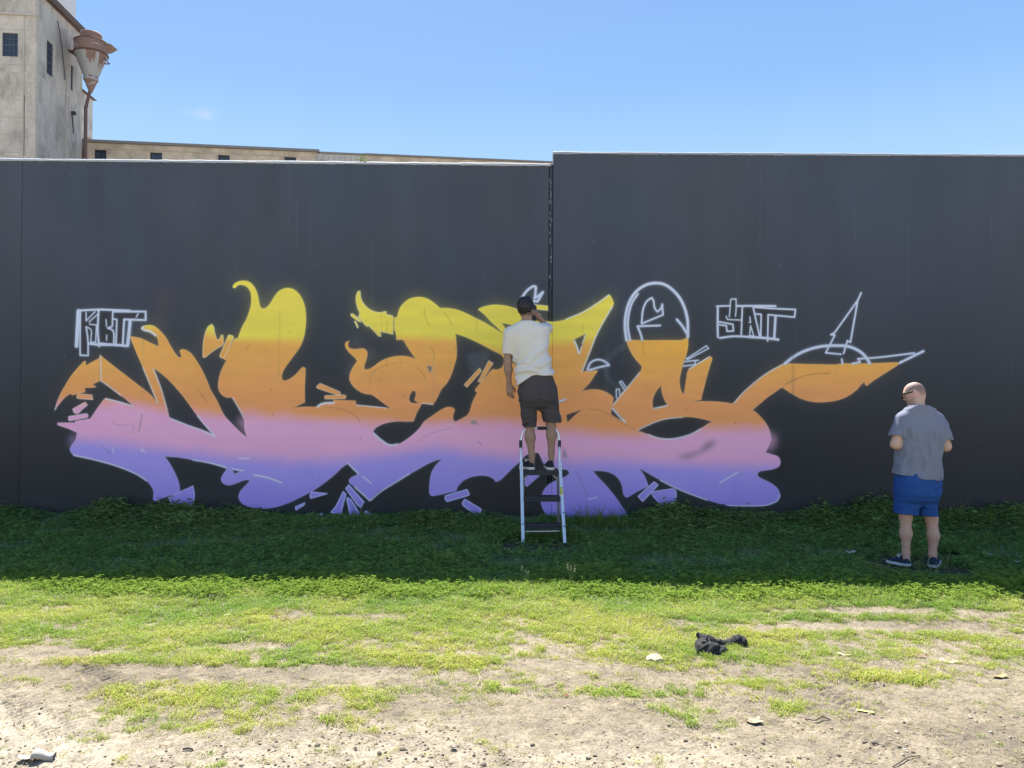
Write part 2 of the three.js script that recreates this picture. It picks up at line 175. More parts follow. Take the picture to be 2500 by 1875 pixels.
const shine = [[4, D(527, 927, 680, 957, 828, 1010)], [3, D(370, 750, 480, 748)], [4, D(1548, 803, 1600, 858, 1660, 916)], [3, D(1707, 947, 1797, 1015)], [3.5, B(700, 104, 850, 140, 990, 184)], [3.5, B(1400, 318, 1600, 397, 1750, 449, 1890, 515)], [3, B(1862, 490, 1780, 400, 1690, 288)], [2.5, A(1215, 1105, 1300, 1330, 1362, 1548)], [2.5, A(1262, 1478, 1170, 1260, 1100, 1090)], [2.6, A(640, 962, 650, 1225)], [2.6, A(645, 1235, 770, 1325, 860, 1395)], [6, A(1108, 655, 1090, 672, 1115, 690, 1180, 706, 1238, 748)],
  [3.6, B(355, 716, 600, 770, 780, 820, 920, 870, 1050, 930, 1140, 990)], [3.5, B(1640, 766, 1850, 802, 2005, 850)], [5, I(665, 160, 735, 240, 770, 272)], [6, D(1218, 190, 1250, 166, 1300, 152, 1390, 147)], [5, F(55, 478, 130, 545, 225, 604, 310, 596)], [3.4, I(1010, 160, 1080, 145, 1122, 134)], [3, I(1620, 967, 1800, 971, 1930, 966, 2000, 946, 2040, 920, 2055, 880)], [3, I(1060, 757, 1190, 822, 1300, 867, 1450, 922)], [3, I(1555, 780, 1620, 740, 1705, 690)], [3, D(296, 860, 420, 882)], [2.6, B(1095, 630, 1088, 668, 1130, 674)], [2.2, B(780, 628, 778, 690)], [2.2, I(462, 905, 470, 915, 540, 897)], [3.5, D(1780, 1205, 1690, 1122, 1620, 1062)], [3.2, D(1792, 1203, 1900, 1110, 2100, 985, 2210, 915)], [2.6, D(300, 95, 360, 195, 420, 312)], [2.6, D(1640, 174, 1800, 188, 1960, 204)], [2.8, F(578, 153, 695, 167)], [2.6, G(1285, 900, 1325, 790)], [3, G(1250, 1012, 1280, 930)], [4, G(1195, 860, 1225, 930, 1248, 1010)], [3.2, B(150, 224, 165, 200)],
  [3, G(1285, 1222, 1345, 1070, 1430, 850, 1500, 702, 1640, 462)], [2.6, G(1595, 330, 1500, 402, 1300, 527, 1100, 612)], [3, Hv(1030, 1110, 1150, 1036, 1250, 976)], [2.6, Hv(1510, 1478, 1650, 1328, 1850, 1168, 2050, 1055)], [2.6, Hv(205, 1500, 370, 1298, 490, 1150)], [2.4, I(875, 340, 1080, 254, 1250, 234)], [3.4, I(960, 377, 1050, 407, 1150, 414, 1300, 380, 1400, 330)]];
const pencil = [[1.6, C(480, 845, 440, 900)], [1.6, E(1045, 455, 1048, 530, 1080, 610, 1100, 640)], [1.4, E(460, 1300, 460, 1220, 510, 1130, 620, 1070, 740, 1045)], [1.6, E(950, 1080, 1020, 1150, 1070, 1240)], [1.6, E(1105, 860, 1140, 920, 1150, 1000)], [1.5, D(1310, 195, 1440, 210, 1560, 245, 1640, 300, 1680, 370)], [1.8, J(300, 1270, 450, 1200, 600, 1165, 790, 1158)], [1.5, A(1690, 1330, 1800, 1470)], [1.3, D(1690, 510, 1670, 570)], [1.3, F(900, 420, 700, 470, 520, 560)], [1.5, I(470, 165, 560, 175, 640, 215, 760, 290, 850, 335)], [1.4, E(1260, 505, 1310, 560, 1340, 640)], [1.3, I(370, 690, 420, 800, 460, 905)], [1.3, Hv(525, 810, 530, 900, 540, 980)], [2.2, E(715, 555, 712, 700, 720, 735)], [2, A(633, 965, 638, 1230)], [1.2, B(780, 345, 800, 380, 950, 390, 1015, 392, 990, 470)], [3, B(1092, 275, 1080, 350, 1060, 450)], [1.4, B(660, 620, 760, 695)], [1.4, Hv(2050, 1290, 2210, 1210)]];

const smooth = (pts, closed) => {                             // curves through the gentle turns, keeps the sharp ones
  const n = pts.length, out = [];
  const corner = pts.map((p, i) => {
    if (!closed && (i === 0 || i === n - 1)) return true;
    const a = pts[(i + n - 1) % n], b = pts[(i + 1) % n], u = [p[0] - a[0], p[1] - a[1]], v = [b[0] - p[0], b[1] - p[1]];
    return (u[0] * v[0] + u[1] * v[1]) / (Math.hypot(...u) * Math.hypot(...v) + 1e-9) < 0.5;
  });
  for (let i = 0; i < (closed ? n : n - 1); i++) {
    const p1 = pts[i], p2 = pts[(i + 1) % n], L = Math.hypot(p2[0] - p1[0], p2[1] - p1[1]);
    const p0 = corner[i] ? [2 * p1[0] - p2[0], 2 * p1[1] - p2[1]] : pts[(i + n - 1) % n], p3 = corner[(i + 1) % n] ? [2 * p2[0] - p1[0], 2 * p2[1] - p1[1]] : pts[(i + 2) % n];
    const tan = (a, b, c) => { const la = Math.hypot(b[0] - a[0], b[1] - a[1]), lb = Math.hypot(c[0] - b[0], c[1] - b[1]), d = [c[0] - a[0], c[1] - a[1]], m = Math.hypot(...d) + 1e-9; const k = Math.min(L, la * 1.5, lb * 1.5) / m; return [d[0] * k, d[1] * k]; };
    const t1 = corner[i] ? [p2[0] - p1[0], p2[1] - p1[1]] : tan(p0, p1, p2), t2 = corner[(i + 1) % n] ? [p2[0] - p1[0], p2[1] - p1[1]] : tan(p1, p2, p3);
    const steps = Math.max(1, Math.round(L / 4));
    for (let s = 0; s < steps; s++) { const t = s / steps, a = 2 * t ** 3 - 3 * t * t + 1, b = t ** 3 - 2 * t * t + t, c = -2 * t ** 3 + 3 * t * t, d = t ** 3 - t * t; out.push([a * p1[0] + b * t1[0] + c * p2[0] + d * t2[0], a * p1[1] + b * t1[1] + c * p2[1] + d * t2[1]]); }
  }
  if (!closed) out.push(pts[n - 1]);
  return out;
};
const curve = (pts, xs) => { let i = 0; return (x) => { i = 0; while (i < pts.length - 2 && x > pts[i + 1][0]) i++; return lerp(pts[i][1], pts[i + 1][1], clamp((x - pts[i][0]) / (pts[i + 1][0] - pts[i][0]))); }; };
const yPink = curve([[140, 985], [300, 985], [400, 1000], [520, 1012], [700, 1018], [850, 1030], [1000, 1040], [1150, 1030], [1250, 1030], [1350, 1050], [1500, 1062], [1620, 1062], [1700, 1052], [1900, 1045]]);
const yPurple = curve([[150, 1070], [250, 1076], [330, 1088], [450, 1100], [560, 1112], [700, 1124], [850, 1122], [950, 1108], [1060, 1096], [1150, 1106], [1250, 1118], [1400, 1126], [1600, 1130], [1700, 1134], [1960, 1142]]);
const yYellow = curve([[140, 800], [480, 800], [500, 812], [560, 830], [750, 832], [900, 818], [1000, 824], [1110, 830], [1240, 860], [1350, 838], [1430, 832], [1500, 830], [1560, 790], [2300, 770]]);
const PAINT = { yellow: [0.95, 0.76, 0.085], orange: [0.96, 0.45, 0.09], deep: [0.96, 0.375, 0.12], pink: [0.98, 0.47, 0.69], purple: [0.49, 0.37, 0.88], violet: [0.375, 0.28, 0.82] };
function wordColor(x, y, out) {
  const n = fbm(x * 0.02, y * 0.02, 3) - 0.5, n2 = fbm(x * 0.012 + 9, y * 0.055, 3) - 0.5;
  const a = sstep(-16, 16, y - yYellow(x) + n * 10), o = sstep(-80, 60, y - 935 + n * 40), b = sstep(-24, 24, y - yPink(x) + n * 20), c = sstep(-24, 26, y - yPurple(x) + n * 14), d = sstep(1130, 1260, y + n * 40);
  for (let k = 0; k < 3; k++) {
    const key = (m) => PAINT[m][k];
    let v = lerp(key('yellow'), lerp(key('orange'), key('deep'), o), a); v = lerp(v, key('pink'), b); v = lerp(v, lerp(key('purple'), key('violet'), d), c);
    out[k] = v * (1 + n2 * [0.17, 0.20, 0.1][k] * lerp(1, 0.4, sstep(940, 1060, y)));
  }
  if (x > 1560 && y < 1000) { const t = sstep(830, 960, y); for (let k = 0; k < 3; k++) out[k] = lerp(out[k] * [1.02, 1.03, 0.7][k], out[k], t); }
}
function wallBase(x, y, out) {                                 // weathered blue grey, colour darkened downwards as painted shading, fresh black round the lettering
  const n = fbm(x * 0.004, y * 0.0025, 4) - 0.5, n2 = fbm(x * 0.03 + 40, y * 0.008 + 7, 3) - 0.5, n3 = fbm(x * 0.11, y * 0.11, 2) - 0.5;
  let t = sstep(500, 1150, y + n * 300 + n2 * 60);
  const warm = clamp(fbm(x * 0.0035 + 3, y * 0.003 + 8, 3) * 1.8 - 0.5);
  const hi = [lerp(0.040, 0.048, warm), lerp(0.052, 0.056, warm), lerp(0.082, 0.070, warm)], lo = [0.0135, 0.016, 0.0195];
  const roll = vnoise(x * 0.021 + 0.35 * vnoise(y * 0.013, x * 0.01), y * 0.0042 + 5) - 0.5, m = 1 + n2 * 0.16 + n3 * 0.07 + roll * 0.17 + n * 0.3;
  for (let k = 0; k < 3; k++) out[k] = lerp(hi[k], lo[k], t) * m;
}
const JOINTL = wallPt(1338.5, 700)[0], JOINTR = wallPt(1349.5, 700)[0];
const TOPL0 = wallPt(0, 388)[1], TOPL1 = wallPt(1340, 401)[1], TOPR = wallPt(1350, 371.5)[1];
function paintPanel(X0, X1, Y0, Y1, W) {
  const ppm = W / (X1 - X0), H = Math.round((Y1 - Y0) * ppm), P = ppm / 200;
  const cv = document.createElement('canvas'); cv.width = W; cv.height = H;
  const mk = document.createElement('canvas'); mk.width = W; mk.height = H;
  const g = cv.getContext('2d'), m = mk.getContext('2d');
  const pt = (q) => { const [X, Y] = wallPt(q[0], q[1]); return [(X - X0) * ppm, (Y1 - Y) * ppm]; };
  const path = (c, pts, closed = true) => { c.beginPath(); smooth(pts, closed).forEach((q, i) => { const [a, b] = pt(q); i ? c.lineTo(a, b) : c.moveTo(a, b); }); if (closed) c.closePath(); };
  const fill = (c, pts) => { path(c, pts); c.fill(); };
  const dest = document.createElement('canvas'); dest.width = W; dest.height = H;
  // the shape of the lettering
  m.fillStyle = '#fff'; fill(m, OUTLINE);
  m.globalCompositeOperation = 'destination-out'; for (const k in HOLES) fill(m, HOLES[k]);
  m.globalCompositeOperation = 'source-over'; for (const k in PIECES) fill(m, PIECES[k]);
  m.globalCompositeOperation = 'destination-out'; m.lineCap = 'butt';
  m.globalCompositeOperation = 'source-over';
  // colours of paint and wall
  const w3 = Math.round(W / 3), h3 = Math.round(H / 3), small = () => { const c = document.createElement('canvas'); c.width = w3; c.height = h3; return c; };
  const baseC = small(), wordC = small(), base = g.createImageData(w3, h3), word = g.createImageData(w3, h3), o = [0, 0, 0];
  const q0 = wallPx(X0, Y1), qx = wallPx(X1, Y1), qy = wallPx(X0, Y0), qd = wallPx(X1, Y0);
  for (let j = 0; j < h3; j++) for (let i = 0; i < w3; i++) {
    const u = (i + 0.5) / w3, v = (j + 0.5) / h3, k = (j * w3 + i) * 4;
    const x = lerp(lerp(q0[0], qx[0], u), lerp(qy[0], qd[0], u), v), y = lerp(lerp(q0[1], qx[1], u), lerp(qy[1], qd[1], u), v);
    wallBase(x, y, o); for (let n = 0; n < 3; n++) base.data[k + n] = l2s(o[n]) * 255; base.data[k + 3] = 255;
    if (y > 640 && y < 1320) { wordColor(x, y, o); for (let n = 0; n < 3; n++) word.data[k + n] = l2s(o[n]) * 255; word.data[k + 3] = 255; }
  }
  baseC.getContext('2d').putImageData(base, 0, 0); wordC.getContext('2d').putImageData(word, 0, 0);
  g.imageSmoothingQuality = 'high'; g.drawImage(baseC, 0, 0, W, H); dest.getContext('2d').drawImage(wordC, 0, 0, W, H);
  const layer = document.createElement('canvas'); layer.width = W; layer.height = H; const L = layer.getContext('2d');
  const tint = (draw, blur, alpha) => { L.setTransform(1, 0, 0, 1, 0, 0); L.globalCompositeOperation = 'source-over'; L.clearRect(0, 0, W, H); L.filter = blur ? `blur(${blur * P}px)` : 'none'; draw(L); L.filter = 'none'; L.globalCompositeOperation = 'source-in'; L.drawImage(dest, 0, 0); g.globalAlpha = alpha; g.drawImage(layer, 0, 0); g.globalAlpha = 1; };
  const blot = (list, color, blur, alpha) => { g.save(); g.globalAlpha = alpha; g.filter = `blur(${blur * P}px)`; g.fillStyle = color; for (const s of list) fill(g, s); g.restore(); };
  const stroke = (list, color, alpha, blur = 0, wide = 1) => { L.setTransform(1, 0, 0, 1, 0, 0); L.globalCompositeOperation = 'source-over'; L.clearRect(0, 0, W, H); L.strokeStyle = color; L.lineCap = L.lineJoin = 'round'; for (const [w, pts] of list) { L.lineWidth = w * P * wide; path(L, pts, false); L.stroke(); } g.save(); g.globalAlpha = alpha; if (blur) g.filter = `blur(${blur * P}px)`; g.drawImage(layer, 0, 0); g.restore(); };
  // ghosts of older paint, brown and grey smudges
  blot([A(1225, 240, 1440, 230, 1370, 640, 1230, 640)], '#5a4346', 10, 0.38);
  blot([E(1490, 960, 1560, 920, 1620, 950, 1700, 910, 1760, 960, 1700, 1090, 1560, 1180)], '#6b747c', 5, 0.4);
  blot([E(250, 740, 360, 760, 370, 850, 250, 870), E(420, 880, 520, 900, 540, 990, 430, 1030), E(180, 1150, 240, 1060, 300, 1050, 260, 1200)], '#656d76', 6, 0.3);
  blot([D(1130, 1130, 1480, 870, 1640, 930, 1540, 1020, 1500, 1350, 1350, 1420, 1140, 1300)], '#1c1b1d', 8, 0.75);
  blot([F(660, 900, 640, 1150, 100, 1130, 600, 840), F(960, 1050, 1200, 950, 1350, 1000, 1640, 800, 1900, 1000, 1880, 1400, 1000, 1450)], '#2a2725', 10, 0.6);
  blot([F(1080, 1150, 1190, 1180, 1210, 1260, 1080, 1230), I(1880, 580, 2080, 450, 2120, 700, 1900, 690)], '#101113', 7, 0.6);
  blot([D(960, 1465, 1180, 1450, 1200, 1500, 960, 1500), D(1240, 1460, 1400, 1450, 1400, 1490, 1240, 1490), D(1500, 1490, 1600, 1480, 1600, 1510, 1480, 1520)], '#1f5f72', 3, 0.8);
  blot([F(470, 1370, 530, 1350, 540, 1420, 480, 1430)], '#5c2328', 5, 0.8);
  stroke([[14, Hv(330, 860, 200, 950, 130, 1080, 160, 1220, 250, 1300)]], '#5d6570', 0.35, 3);
  // overspray, the lettering, its soft places
  tint((c) => { c.drawImage(mk, 0, 0); c.filter = 'none'; c.globalCompositeOperation = 'destination-in'; c.fillStyle = '#fff'; const gr = c.createLinearGradient(0, pt([1250, 700])[1], 0, pt([1250, 1150])[1]); gr.addColorStop(0, '#fff'); gr.addColorStop(0.35, '#ffffff88'); gr.addColorStop(1, '#ffffff22'); c.fillStyle = gr; c.fillRect(0, 0, W, H); }, 17, 0.5);
  tint((c) => { c.drawImage(mk, 0, 0); }, 3.2, 0.55);
  tint((c) => { c.drawImage(mk, 0, 0); }, 0, 1);
  tint((c) => { c.fillStyle = '#fff'; for (const s of [D(340, 330, 420, 290, 460, 330, 450, 500, 400, 440), I(1960, 330, 2040, 400, 2010, 500, 1940, 530), B(360, 470, 390, 560, 320, 640, 300, 560)]) fill(c, s); }, 9, 0.75);
  blot([I(1535, 440, 1480, 430, 1420, 470, 1390, 512, 1280, 540, 1190, 556, 1290, 572, 1390, 535, 1480, 485)], '#4a464e', 6, 0.45);
  blot([F(1130, 330, 1190, 378, 1100, 378)], '#8a8f92', 2, 0.8);
  blot([I(255, 480, 290, 570, 255, 560)], '#6a6074', 3, 0.6);
  blot([G(1195, 850, 1240, 940, 1246, 1010, 1215, 935)], '#d8d9b0', 1.5, 0.8);
  blot([E(1078, 1082, 1130, 1090, 1112, 1140)], '#a9bdbd', 3, 0.7);
  // pale rim left along the edges, chalk lines under the fills
  g.save(); g.lineJoin = 'round';
  for (const s of [OUTLINE, ...Object.values(HOLES)]) { g.globalAlpha = 0.22; g.lineWidth = 1.8 * P; g.strokeStyle = '#e7e2d8'; path(g, s); g.stroke(); }
  for (const k in PIECES) { g.globalAlpha = /ray|slab|cup|fin/.test(k) ? 0.9 : 0.6; g.lineWidth = (/ray|slab/.test(k) ? 3.4 : 2.2) * P; g.strokeStyle = /ray|slab|cup|fin|shard/.test(k) ? '#c9ccf6' : '#efe9d6'; path(g, PIECES[k]); g.stroke(); }
  g.restore();
  stroke(pencil, '#4b4038', 0.27, 0.9, 1.1);
  stroke([[8, A(640, 958, 633, 1235)]], '#3a3a40', 0.0);
  stroke(shine, '#dfe3f2', 0.4, 2.0, 1.2); stroke(shine, '#eef0f6', 0.82, 0.5, 0.8);
  blot([...tagKfill, ...tagSfill], '#26252a', 1, 0.8);
  for (const set of [tagK, tagS, sketch]) { stroke(set, '#b9c6e2', 0.5, 3, 1.5); stroke(set, '#dbe3f5', 0.92, 0.45); }
  // scuffs, drips and flecks
  const R = rng(77);
  for (let k = 0; k < 140; k++) { const x = lerp(-60, 2560, R()), y = lerp(390, 1180, R()); g.globalAlpha = 0.1 + 0.25 * R(); g.fillStyle = R() < 0.35 ? '#97a2b4' : '#1d2126'; const [a, b] = pt([x, y]); g.beginPath(); g.ellipse(a, b, (0.6 + 1.6 * R()) * P, (0.8 + 3.6 * R()) * P, R() * 0.6, 0, 7); g.fill(); }
  for (let k = 0; k < 46; k++) { const x = lerp(-60, 2560, R()), y = lerp(380, 900, R()), h = lerp(30, 220, R()); g.globalAlpha = 0.05 + 0.06 * R(); const [a, b] = pt([x, y]); const w = (3 + 10 * R()) * P, gr = g.createLinearGradient(a, 0, a + w, 0), c = R() < 0.5 ? '138,148,166' : '20,23,28'; gr.addColorStop(0, `rgba(${c},0)`); gr.addColorStop(0.5, `rgba(${c},1)`); gr.addColorStop(1, `rgba(${c},0)`); g.fillStyle = gr; g.fillRect(a, b, w, h * P); }
  g.globalAlpha = 1;
  const tex = new THREE.CanvasTexture(cv); tex.colorSpace = THREE.SRGBColorSpace; tex.anisotropy = 8;
  // masks for the shapes that stand on the wall as paint
  const lines = (set) => { const c = document.createElement('canvas'); c.width = W; c.height = H; const x = c.getContext('2d'); x.strokeStyle = '#fff'; x.lineCap = x.lineJoin = 'round'; for (const [w, pts] of set) { x.lineWidth = (w + 1) * P; path(x, pts, false); x.stroke(); } return c; };
  const body = document.createElement('canvas'); body.width = W; body.height = H; const bx = body.getContext('2d'); bx.drawImage(mk, 0, 0);
  return { tex, X0, X1, Y0, Y1, ppm, W, H, mask: mk, lines };
}
const YB = -0.12;
const texL = paintPanel(wallPt(52, 700)[0], JOINTR, YB, 4.62, 2048), texR = paintPanel(JOINTR, wallPt(2580, 700)[0], YB, 4.62, 2048);

function contours(T, canvas, cell = 2) {                      // closed outlines of a painted mask, in canvas pixels
  const w = Math.floor(T.W / cell) + 1, h = Math.floor(T.H / cell) + 1, d = canvas.getContext('2d').getImageData(0, 0, T.W, T.H).data;
  const val = (i, j) => (i <= 0 || j <= 0 || i >= w - 1 || j >= h - 1 ? 0 : d[(Math.min(T.H - 1, j * cell) * T.W + Math.min(T.W - 1, i * cell)) * 4 + 3] / 255);
  const v = new Float32Array(w * h); for (let j = 0; j < h; j++) for (let i = 0; i < w; i++) v[j * w + i] = val(i, j);
  const next = new Map(), key = (a) => a[2];
  const edge = (i, j, s) => {                                  // s: 0 top, 1 right, 2 bottom, 3 left
    const [a, b, c, e] = [[i, j, i + 1, j], [i + 1, j, i + 1, j + 1], [i, j + 1, i + 1, j + 1], [i, j, i, j + 1]][s];
    const va = v[b * w + a], vb = v[e * w + c], t = clamp((0.5 - va) / (vb - va || 1e-6), 0.02, 0.98);
    return [(a + (c - a) * t) * cell, (b + (e - b) * t) * cell, (s === 0 || s === 2 ? 'h' : 'v') + (b * w + a)];
  };
  const SEG = { 1: [[3, 2]], 2: [[2, 1]], 3: [[3, 1]], 4: [[1, 0]], 5: [[3, 0], [1, 2]], 6: [[2, 0]], 7: [[3, 0]], 8: [[0, 3]], 9: [[0, 2]], 10: [[0, 1], [2, 3]], 11: [[0, 1]], 12: [[1, 3]], 13: [[1, 2]], 14: [[2, 3]] };
  for (let j = 0; j < h - 1; j++) for (let i = 0; i < w - 1; i++) {
    const c = (v[j * w + i] > 0.5 ? 8 : 0) | (v[j * w + i + 1] > 0.5 ? 4 : 0) | (v[(j + 1) * w + i + 1] > 0.5 ? 2 : 0) | (v[(j + 1) * w + i] > 0.5 ? 1 : 0);
    for (const [a, b] of SEG[c] ?? []) { const p = edge(i, j, a), q = edge(i, j, b); next.set(key(p), [p, key(q)]); }
  }
  const loops = [];
  while (next.size) {
    const start = next.keys().next().value, loop = []; let k = start;
    while (next.has(k)) { const [p, q] = next.get(k); next.delete(k); loop.push([p[0], p[1]]); k = q; }
    if (loop.length > 8) loops.push(loop);
  }
  const area = (l) => { let s = 0; for (let i = 0; i < l.length; i++) { const a = l[i], b = l[(i + 1) % l.length]; s += a[0] * b[1] - b[0] * a[1]; } return s / 2; };
  const thin = (l) => { const tol = 0.35 * cell, keep = new Uint8Array(l.length), m = l.length >> 1; keep[0] = keep[m] = keep[l.length - 1] = 1; const go = (a, b) => { let w0 = 0, at0 = -1; const A0 = l[a], B0 = l[b], dx = B0[0] - A0[0], dy = B0[1] - A0[1], n = Math.hypot(dx, dy) || 1e-6; for (let i = a + 1; i < b; i++) { const q = Math.abs((l[i][0] - A0[0]) * dy - (l[i][1] - A0[1]) * dx) / n; if (q > w0) { w0 = q; at0 = i; } } if (w0 > tol) { keep[at0] = 1; go(a, at0); go(at0, b); } }; go(0, m); go(m, l.length - 1); return l.filter((_, i) => keep[i]); };
  const all = loops.map((l) => ({ l: thin(l), a: area(l) })).filter((o) => Math.abs(o.a) > 60 && o.l.length > 3);
  const sign = Math.sign(all.reduce((b, o) => (Math.abs(o.a) > Math.abs(b) ? o.a : b), 0));
  const outer = all.filter((o) => Math.sign(o.a) === sign).map((o) => ({ ...o, holes: [] })), inside = (p, l) => { let r = false; for (let i = 0, j = l.length - 1; i < l.length; j = i++) if ((l[i][1] > p[1]) !== (l[j][1] > p[1]) && p[0] < (l[j][0] - l[i][0]) * (p[1] - l[i][1]) / (l[j][1] - l[i][1]) + l[i][0]) r = !r; return r; };
  for (const o of all) if (Math.sign(o.a) !== sign) { const host = outer.filter((q) => Math.abs(q.a) > Math.abs(o.a) && inside(o.l[0], q.l)).sort((a, b) => Math.abs(a.a) - Math.abs(b.a))[0]; host?.holes.push(o.l); }
  return outer.sort((a, b) => Math.abs(b.a) - Math.abs(a.a));
}
function patch(T, shapes, proud) {                            // flat shapes of paint, uv on the panel's own painting
  const geos = shapes.map((o) => {
    const at2 = (q) => new THREE.Vector2(T.X0 + q[0] / T.ppm, T.Y1 - q[1] / T.ppm), s = new THREE.Shape(o.l.map(at2)); s.holes = o.holes.map((h) => new THREE.Path(h.map(at2)));
    return new THREE.ShapeGeometry(s);
  });
  const g = geos.length > 1 ? mergeGeometries(geos) : geos[0], p = g.attributes.position, uv = g.attributes.uv;
  for (let i = 0; i < p.count; i++) uv.setXY(i, (p.getX(i) - T.X0) / (T.X1 - T.X0), (p.getY(i) - T.Y0) / (T.Y1 - T.Y0));
  g.translate(0, 0, proud); return g;
}
const wallBump = dataTex(512, 512, (u, v) => { const a = tnoise(u, v, 8, 3, 5), b = tnoise(u, v, 64, 9, 2); const k = a * 0.7 + b * 0.3; return [k, k, k]; }, [1, 1]);
const wall = thing('concrete_wall', 'long dark blue grey wall covered with large unfinished graffiti lettering, higher on the right', 'wall');
wall.position.z = WZ;
const wallMat = (T) => new THREE.MeshStandardMaterial({ map: T, roughness: 0.62, bumpMap: wallBump, bumpScale: 0.0012 });
const matL = wallMat(texL.tex), matR = wallMat(texR.tex);
function panelGeo(x0, x1, topA, topB, T, thick = 0.2) {       // a slab with its face at z = 0; the face carries the painting
  const s = new THREE.Shape([new THREE.Vector2(x0, YB), new THREE.Vector2(x1, YB), new THREE.Vector2(x1, topB), new THREE.Vector2(x0, topA)]);
  const g = new THREE.ExtrudeGeometry(s, { depth: thick, bevelEnabled: false }); g.translate(0, 0, -thick);
  const p = g.attributes.position, uv = g.attributes.uv;
  for (let i = 0; i < p.count; i++) uv.setXY(i, (p.getX(i) - T.X0) / (T.X1 - T.X0), (p.getY(i) - T.Y0) / (T.Y1 - T.Y0));
  return g;
}
const topAt = (x) => lerp(TOPL0, TOPL1, (x - wallPt(0, 388)[0]) / (JOINTL - wallPt(0, 388)[0]));
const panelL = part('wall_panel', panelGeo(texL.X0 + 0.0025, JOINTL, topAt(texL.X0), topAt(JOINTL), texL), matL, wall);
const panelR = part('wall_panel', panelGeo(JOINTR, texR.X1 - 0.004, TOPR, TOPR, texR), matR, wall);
{ // plain painted panels that carry the wall on past both edges of the painting
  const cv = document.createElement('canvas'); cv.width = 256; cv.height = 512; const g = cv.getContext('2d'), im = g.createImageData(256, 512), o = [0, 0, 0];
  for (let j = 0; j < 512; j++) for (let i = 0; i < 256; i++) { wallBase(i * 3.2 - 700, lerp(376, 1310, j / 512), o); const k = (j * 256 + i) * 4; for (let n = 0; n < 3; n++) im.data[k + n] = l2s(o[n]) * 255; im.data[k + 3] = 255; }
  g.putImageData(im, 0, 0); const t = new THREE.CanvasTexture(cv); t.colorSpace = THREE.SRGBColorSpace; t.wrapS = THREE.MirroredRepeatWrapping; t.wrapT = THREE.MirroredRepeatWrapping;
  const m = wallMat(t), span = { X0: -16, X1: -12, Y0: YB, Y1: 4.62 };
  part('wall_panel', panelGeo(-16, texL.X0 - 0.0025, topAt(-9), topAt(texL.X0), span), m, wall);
  part('wall_panel', panelGeo(texR.X1 + 0.004, 17, TOPR, TOPR, span), m, wall);
  part('joint_filler', merge([box(0.004, 4.3, 0.16, texL.X0, 2.1, -0.084), box(0.004, 4.4, 0.16, texR.X1, 2.1, -0.084)]), std([0.03, 0.033, 0.04], 0.9), wall);
}
{ // rough mortar in the open joint between the two panels
  const g = new THREE.PlaneGeometry(JOINTR - JOINTL, 4.55, 4, 300), p = g.attributes.position, uv = g.attributes.uv, R = rng(5);
  g.translate((JOINTL + JOINTR) / 2, 2.15, -0.02);
  for (let i = 0; i < p.count; i++) { const x = p.getX(i), y = p.getY(i); p.setZ(i, -0.014 + 0.012 * (fbm(x * 60, y * 22, 3) - 0.5) - (Math.abs(x - (JOINTL + JOINTR) / 2) > 0.021 ? 0.016 : 0)); uv.setXY(i, (x - texL.X0) / (texL.X1 - texL.X0), (y - texL.Y0) / (texL.Y1 - texL.Y0)); }
  for (let i = 0; i < p.count; i++) if (p.getY(i) > topAt(JOINTL)) p.setY(i, topAt(JOINTL));
  g.computeVertexNormals();
  part('mortar_joint', g, new THREE.MeshStandardMaterial({ map: texL.tex, roughness: 0.8, color: lin(0.9, 0.9, 0.9) }), wall, 'rough recessed mortar joint between the lower and the higher part of the wall');
  const flecks = []; for (let k = 0; k < 26; k++) { const s = 0.004 + 0.007 * R(), q = new THREE.IcosahedronGeometry(s, 0); q.scale(0.8, 2.4, 0.6); q.translate(lerp(JOINTL + 0.012, JOINTR - 0.012, R()), lerp(2.9, 4.3, R()), -0.008); flecks.push(q); }
  part('mortar_fleck', merge(flecks), std([0.22, 0.235, 0.27], 0.9), wall).userData.kind = 'stuff';
  // the end of the higher panel above the lower one, with the paint drawn over its corner
}
{ // pale bare edge along the top, rounded and chipped, catching the sun
  const edge = (x0, x1, ya, yb, seed) => {
    const n = Math.round((x1 - x0) / 0.03), prof = [[-0.205, -0.02], [-0.205, 0.012], [-0.05, 0.02], [-0.016, 0.014], [0.002, 0.002], [0.008, -0.012], [0.0075, -0.022], [-0.005, -0.024]], pos = [], idx = [];
    for (let i = 0; i <= n; i++) { const x = lerp(x0, x1, i / n), y = lerp(ya, yb, i / n), c = fbm(x * 5 + seed, seed, 4) - 0.5, c2 = fbm(x * 30 + seed, seed + 4, 2) - 0.5; for (let k = 0; k < prof.length; k++) pos.push(x, y + prof[k][1] * (1 + c * 0.7 + (k > 3 && k < 7 ? c2 * 0.8 : 0)) + c * 0.006, prof[k][0] + (k > 2 ? c2 * 0.006 : 0)); }
    const m = prof.length; for (let i = 0; i < n; i++) for (let k = 0; k < m - 1; k++) { const a = i * m + k; idx.push(a, a + 1, a + m, a + 1, a + m + 1, a + m); }
    const g = new THREE.BufferGeometry(); g.setAttribute('position', new THREE.Float32BufferAttribute(pos, 3)); g.setIndex(idx); g.computeVertexNormals(); return g;
  };
  const cm = std([0.40, 0.41, 0.43], 0.8, { side: THREE.DoubleSide });
  part('coping', edge(-16, JOINTL + 0.02, topAt(-16), topAt(JOINTL) , 3), cm, wall, 'pale chipped top edge of the lower left part');
  part('coping', edge(JOINTR - 0.002, 17, TOPR, TOPR, 11), std([0.30, 0.32, 0.36], 0.8, { side: THREE.DoubleSide }), wall, 'pale straight top edge of the higher right part');
  part('wall_footing', box(30, 0.16, 0.03, 0.5, 0.0, 0.016, 0.006), std([0.035, 0.035, 0.06], 0.85), wall);
}
